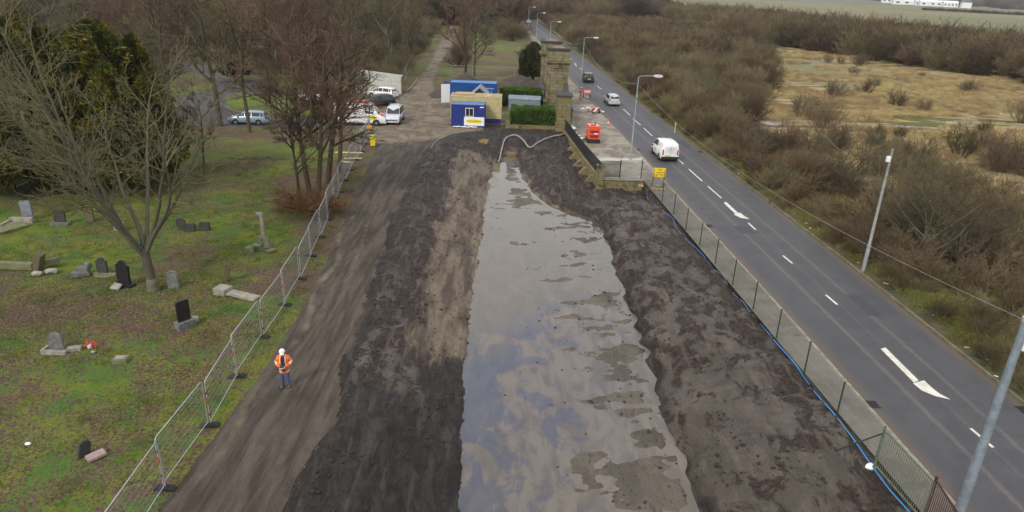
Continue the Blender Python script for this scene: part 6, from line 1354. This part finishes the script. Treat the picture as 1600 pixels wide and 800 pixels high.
n = 1500; y = 16+55*r.random(n); x = np.where(r.random(n) < .6, TL(y)+r.normal(.3, .4, n), TR(y)+r.normal(.1, .3, n)); lumps('track_stones', 'small pale stones along the edges of the track', x, y, .008+.030*r.random(n)**3, simple('pale_rubble', (.20, .175, .145), .9, var=.4), 'stones')

# ------------------------------------------------------------------ far buildings and trees beyond the field
shed = simple('white_cladding', (.80, .81, .82), .6, var=.12); slate = simple('slate_roof', (.16, .17, .20), .7); brick = simple('pale_brick', (.42, .36, .30), .8)
def far_building(label, p, w, d, h, ridge, wm, rm, rz=-.3, nwin=0):
    x, y = un(*p); t = thing('building', label, 'building', (x, y, H(x, y)), rz); m = MB(); m.box((0, 0, h/2), (w, d, h)); m.build('walls', wm, t); m = MB(); m.prism([(-d/2-.4, h), (d/2+.4, h), (0, h+ridge)], -w/2-.4, w/2+.4, 'x'); m.build('roof', rm, t)
    for i in range(nwin): m = MB(); m.box((-w/2+w*(i+.5)/nwin, -d/2-.03, h*.55), (w/nwin*.4, .08, h*.35)); m.build('window', glass, t)
for i, (p, w, h) in enumerate((((1391, 5), 34, 8), ((1403, 6), 26, 7), ((1422, 7.5), 60, 7), ((1438, 8.5), 20, 8), ((1458, 9.5), 46, 7), ((1470, 10), 40, 7), ((1483, 11), 22, 7), ((1400, 3), 26, 6))):
    far_building(['first', 'second', 'third and longest', 'fourth', 'fifth', 'sixth', 'seventh', 'hindmost'][i]+' long white shed from the left beyond the field', p, w, 16, h, 3.2, shed, shed, -.3, 4)
far_building('white gabled house among trees beyond the field', (1508, 12.5), 16, 14, 9, 7, shed, slate, 1.2, 3); far_building('pale farmhouse near the top right corner', (1560, 9), 34, 12, 8, 4, brick, shed, -.3, 6)
def farline(name, label, pa, pb, n, hh, spread=8, ms=None):
    P = [un(pa[0]+(pb[0]-pa[0])*rs.random(), 0) for _ in range(0)]
    a = np.array(un(*pa)); b = np.array(un(*pb)); L = [tuple(a+(b-a)*rs.random()+np.array([rs.gauss(0, spread), rs.gauss(0, spread)])) for _ in range(n)]
    return instance_stuff(name, label, zs_of(L), ms or SHD, [rs.uniform(*hh) for _ in L])
farline('tree_belt', 'distant belt of trees behind the white sheds', (1350, 2), (1530, 10), 170, (8, 15), 25)
farline('tree_belt', 'blue grey distant trees at the top right', (1540, 10), (1680, 18), 130, (9, 16), 30)
farline('field_hedge', 'dark hedge line along the far edge of the field', (1440, 15), (1700, 28), 260, (2.0, 3.5), 2)
farline('tree_belt', 'distant trees along the skyline above the wood', (1000, -14), (1400, 0), 240, (10, 18), 60)

farline('tree_belt', 'brown trees closing the view where the road disappears', (815, 26), (1015, 17), 150, (7, 12), 14)
# ------------------------------------------------------------------ air, sky, sun
hz = MB(); hz.box((200, 1650, 55.4), (4200, 3600, 115)); 
ho = hz.build('haze', simple('tmp', (1, 1, 1))); ho.data.materials.clear(); hm_ = bpy.data.materials.new('haze'); hm_.use_nodes = True; nt = hm_.node_tree
for n_ in list(nt.nodes): nt.nodes.remove(n_)
om = nt.nodes.new('ShaderNodeOutputMaterial'); pv = nt.nodes.new('ShaderNodeVolumePrincipled'); pv.inputs['Color'].default_value = (.80, .86, .95, 1); pv.inputs['Density'].default_value = .00013; pv.inputs['Anisotropy'].default_value = .2; nt.links.new(pv.outputs[0], om.inputs['Volume']); ho.data.materials.append(hm_); setp(ho, kind='stuff'); ho['label'] = 'thin pale haze in the air over the far fields'; ho['category'] = 'haze'
SUN_EL, SUN_AZ = R_(38), R_(215)
w = bpy.data.worlds.new('World'); sc.world = w; w.use_nodes = True; nt = w.node_tree; bg = nt.nodes['Background']; sky = nt.nodes.new('ShaderNodeTexSky'); sky.sky_type = 'NISHITA'; sky.sun_disc = False; sky.sun_elevation = SUN_EL; sky.sun_rotation = SUN_AZ; sky.dust_density = 2.5
tc = nt.nodes.new('ShaderNodeTexCoord'); mp = nt.nodes.new('ShaderNodeMapping'); mp.inputs['Scale'].default_value = (1, 1, 1.6); nt.links.new(tc.outputs['Generated'], mp.inputs[0]); nz = nt.nodes.new('ShaderNodeTexNoise'); nz.inputs['Scale'].default_value = 3.2; nz.inputs['Detail'].default_value = 6; nz.inputs['Roughness'].default_value = .5; nt.links.new(mp.outputs[0], nz.inputs['Vector'])
mr = nt.nodes.new('ShaderNodeMapRange'); mr.inputs[1].default_value = .52; mr.inputs[2].default_value = .68; sz = nt.nodes.new('ShaderNodeSeparateXYZ'); nt.links.new(tc.outputs['Generated'], sz.inputs[0]); sb = nt.nodes.new('ShaderNodeMath'); sb.operation = 'SUBTRACT'; sb.inputs[1].default_value = .60; nt.links.new(sz.outputs[2], sb.inputs[0]); ab = nt.nodes.new('ShaderNodeMath'); ab.operation = 'ABSOLUTE'; nt.links.new(sb.outputs[0], ab.inputs[0]); mm = nt.nodes.new('ShaderNodeMath'); mm.operation = 'MULTIPLY_ADD'; mm.inputs[1].default_value = 1.5; nt.links.new(ab.outputs[0], mm.inputs[0]); nt.links.new(nz.outputs['Fac'], mm.inputs[2]); nt.links.new(mm.outputs[0], mr.inputs[0]); mx = nt.nodes.new('ShaderNodeMix'); mx.data_type = 'RGBA'; nt.links.new(mr.outputs[0], mx.inputs[0]); mb_ = nt.nodes.new('ShaderNodeMix'); mb_.data_type = 'RGBA'; mb_.inputs[0].default_value = .75; mb_.inputs[7].default_value = (4.6, 6.0, 9.6, 1); nt.links.new(sky.outputs[0], mb_.inputs[6]); nt.links.new(mb_.outputs[2], mx.inputs[6]); mx.inputs[7].default_value = (7.2, 7.0, 6.7, 1); nt.links.new(mx.outputs[2], bg.inputs['Color']); bg.inputs['Strength'].default_value = .125
sl = bpy.data.lights.new('sun', 'SUN'); sl.energy = 1.9; sl.angle = R_(12); sl.color = (1, .93, .82); so = bpy.data.objects.new('sun', sl); COL.objects.link(so)
d = Vector((math.sin(SUN_AZ)*math.cos(SUN_EL), math.cos(SUN_AZ)*math.cos(SUN_EL), math.sin(SUN_EL))); so.rotation_euler = d.to_track_quat('Z', 'Y').to_euler()
vs_ = sc.view_settings; vs_.view_transform = 'Standard'; vs_.look = 'None'; vs_.gamma = 1; vs_.exposure = 0.28; vs_.use_curve_mapping = False
sc.render.film_transparent = False; sc.cycles.max_bounces = 5; sc.cycles.diffuse_bounces = 3; sc.cycles.glossy_bounces = 2; sc.cycles.volume_bounces = 0; sc.cycles.use_denoising = True
try: sc.cycles.volume_max_steps = 64
except Exception: pass
for o in list(sc.objects):
    if o.type == 'MESH' and o.name.startswith('tmp'): bpy.data.objects.remove(o)
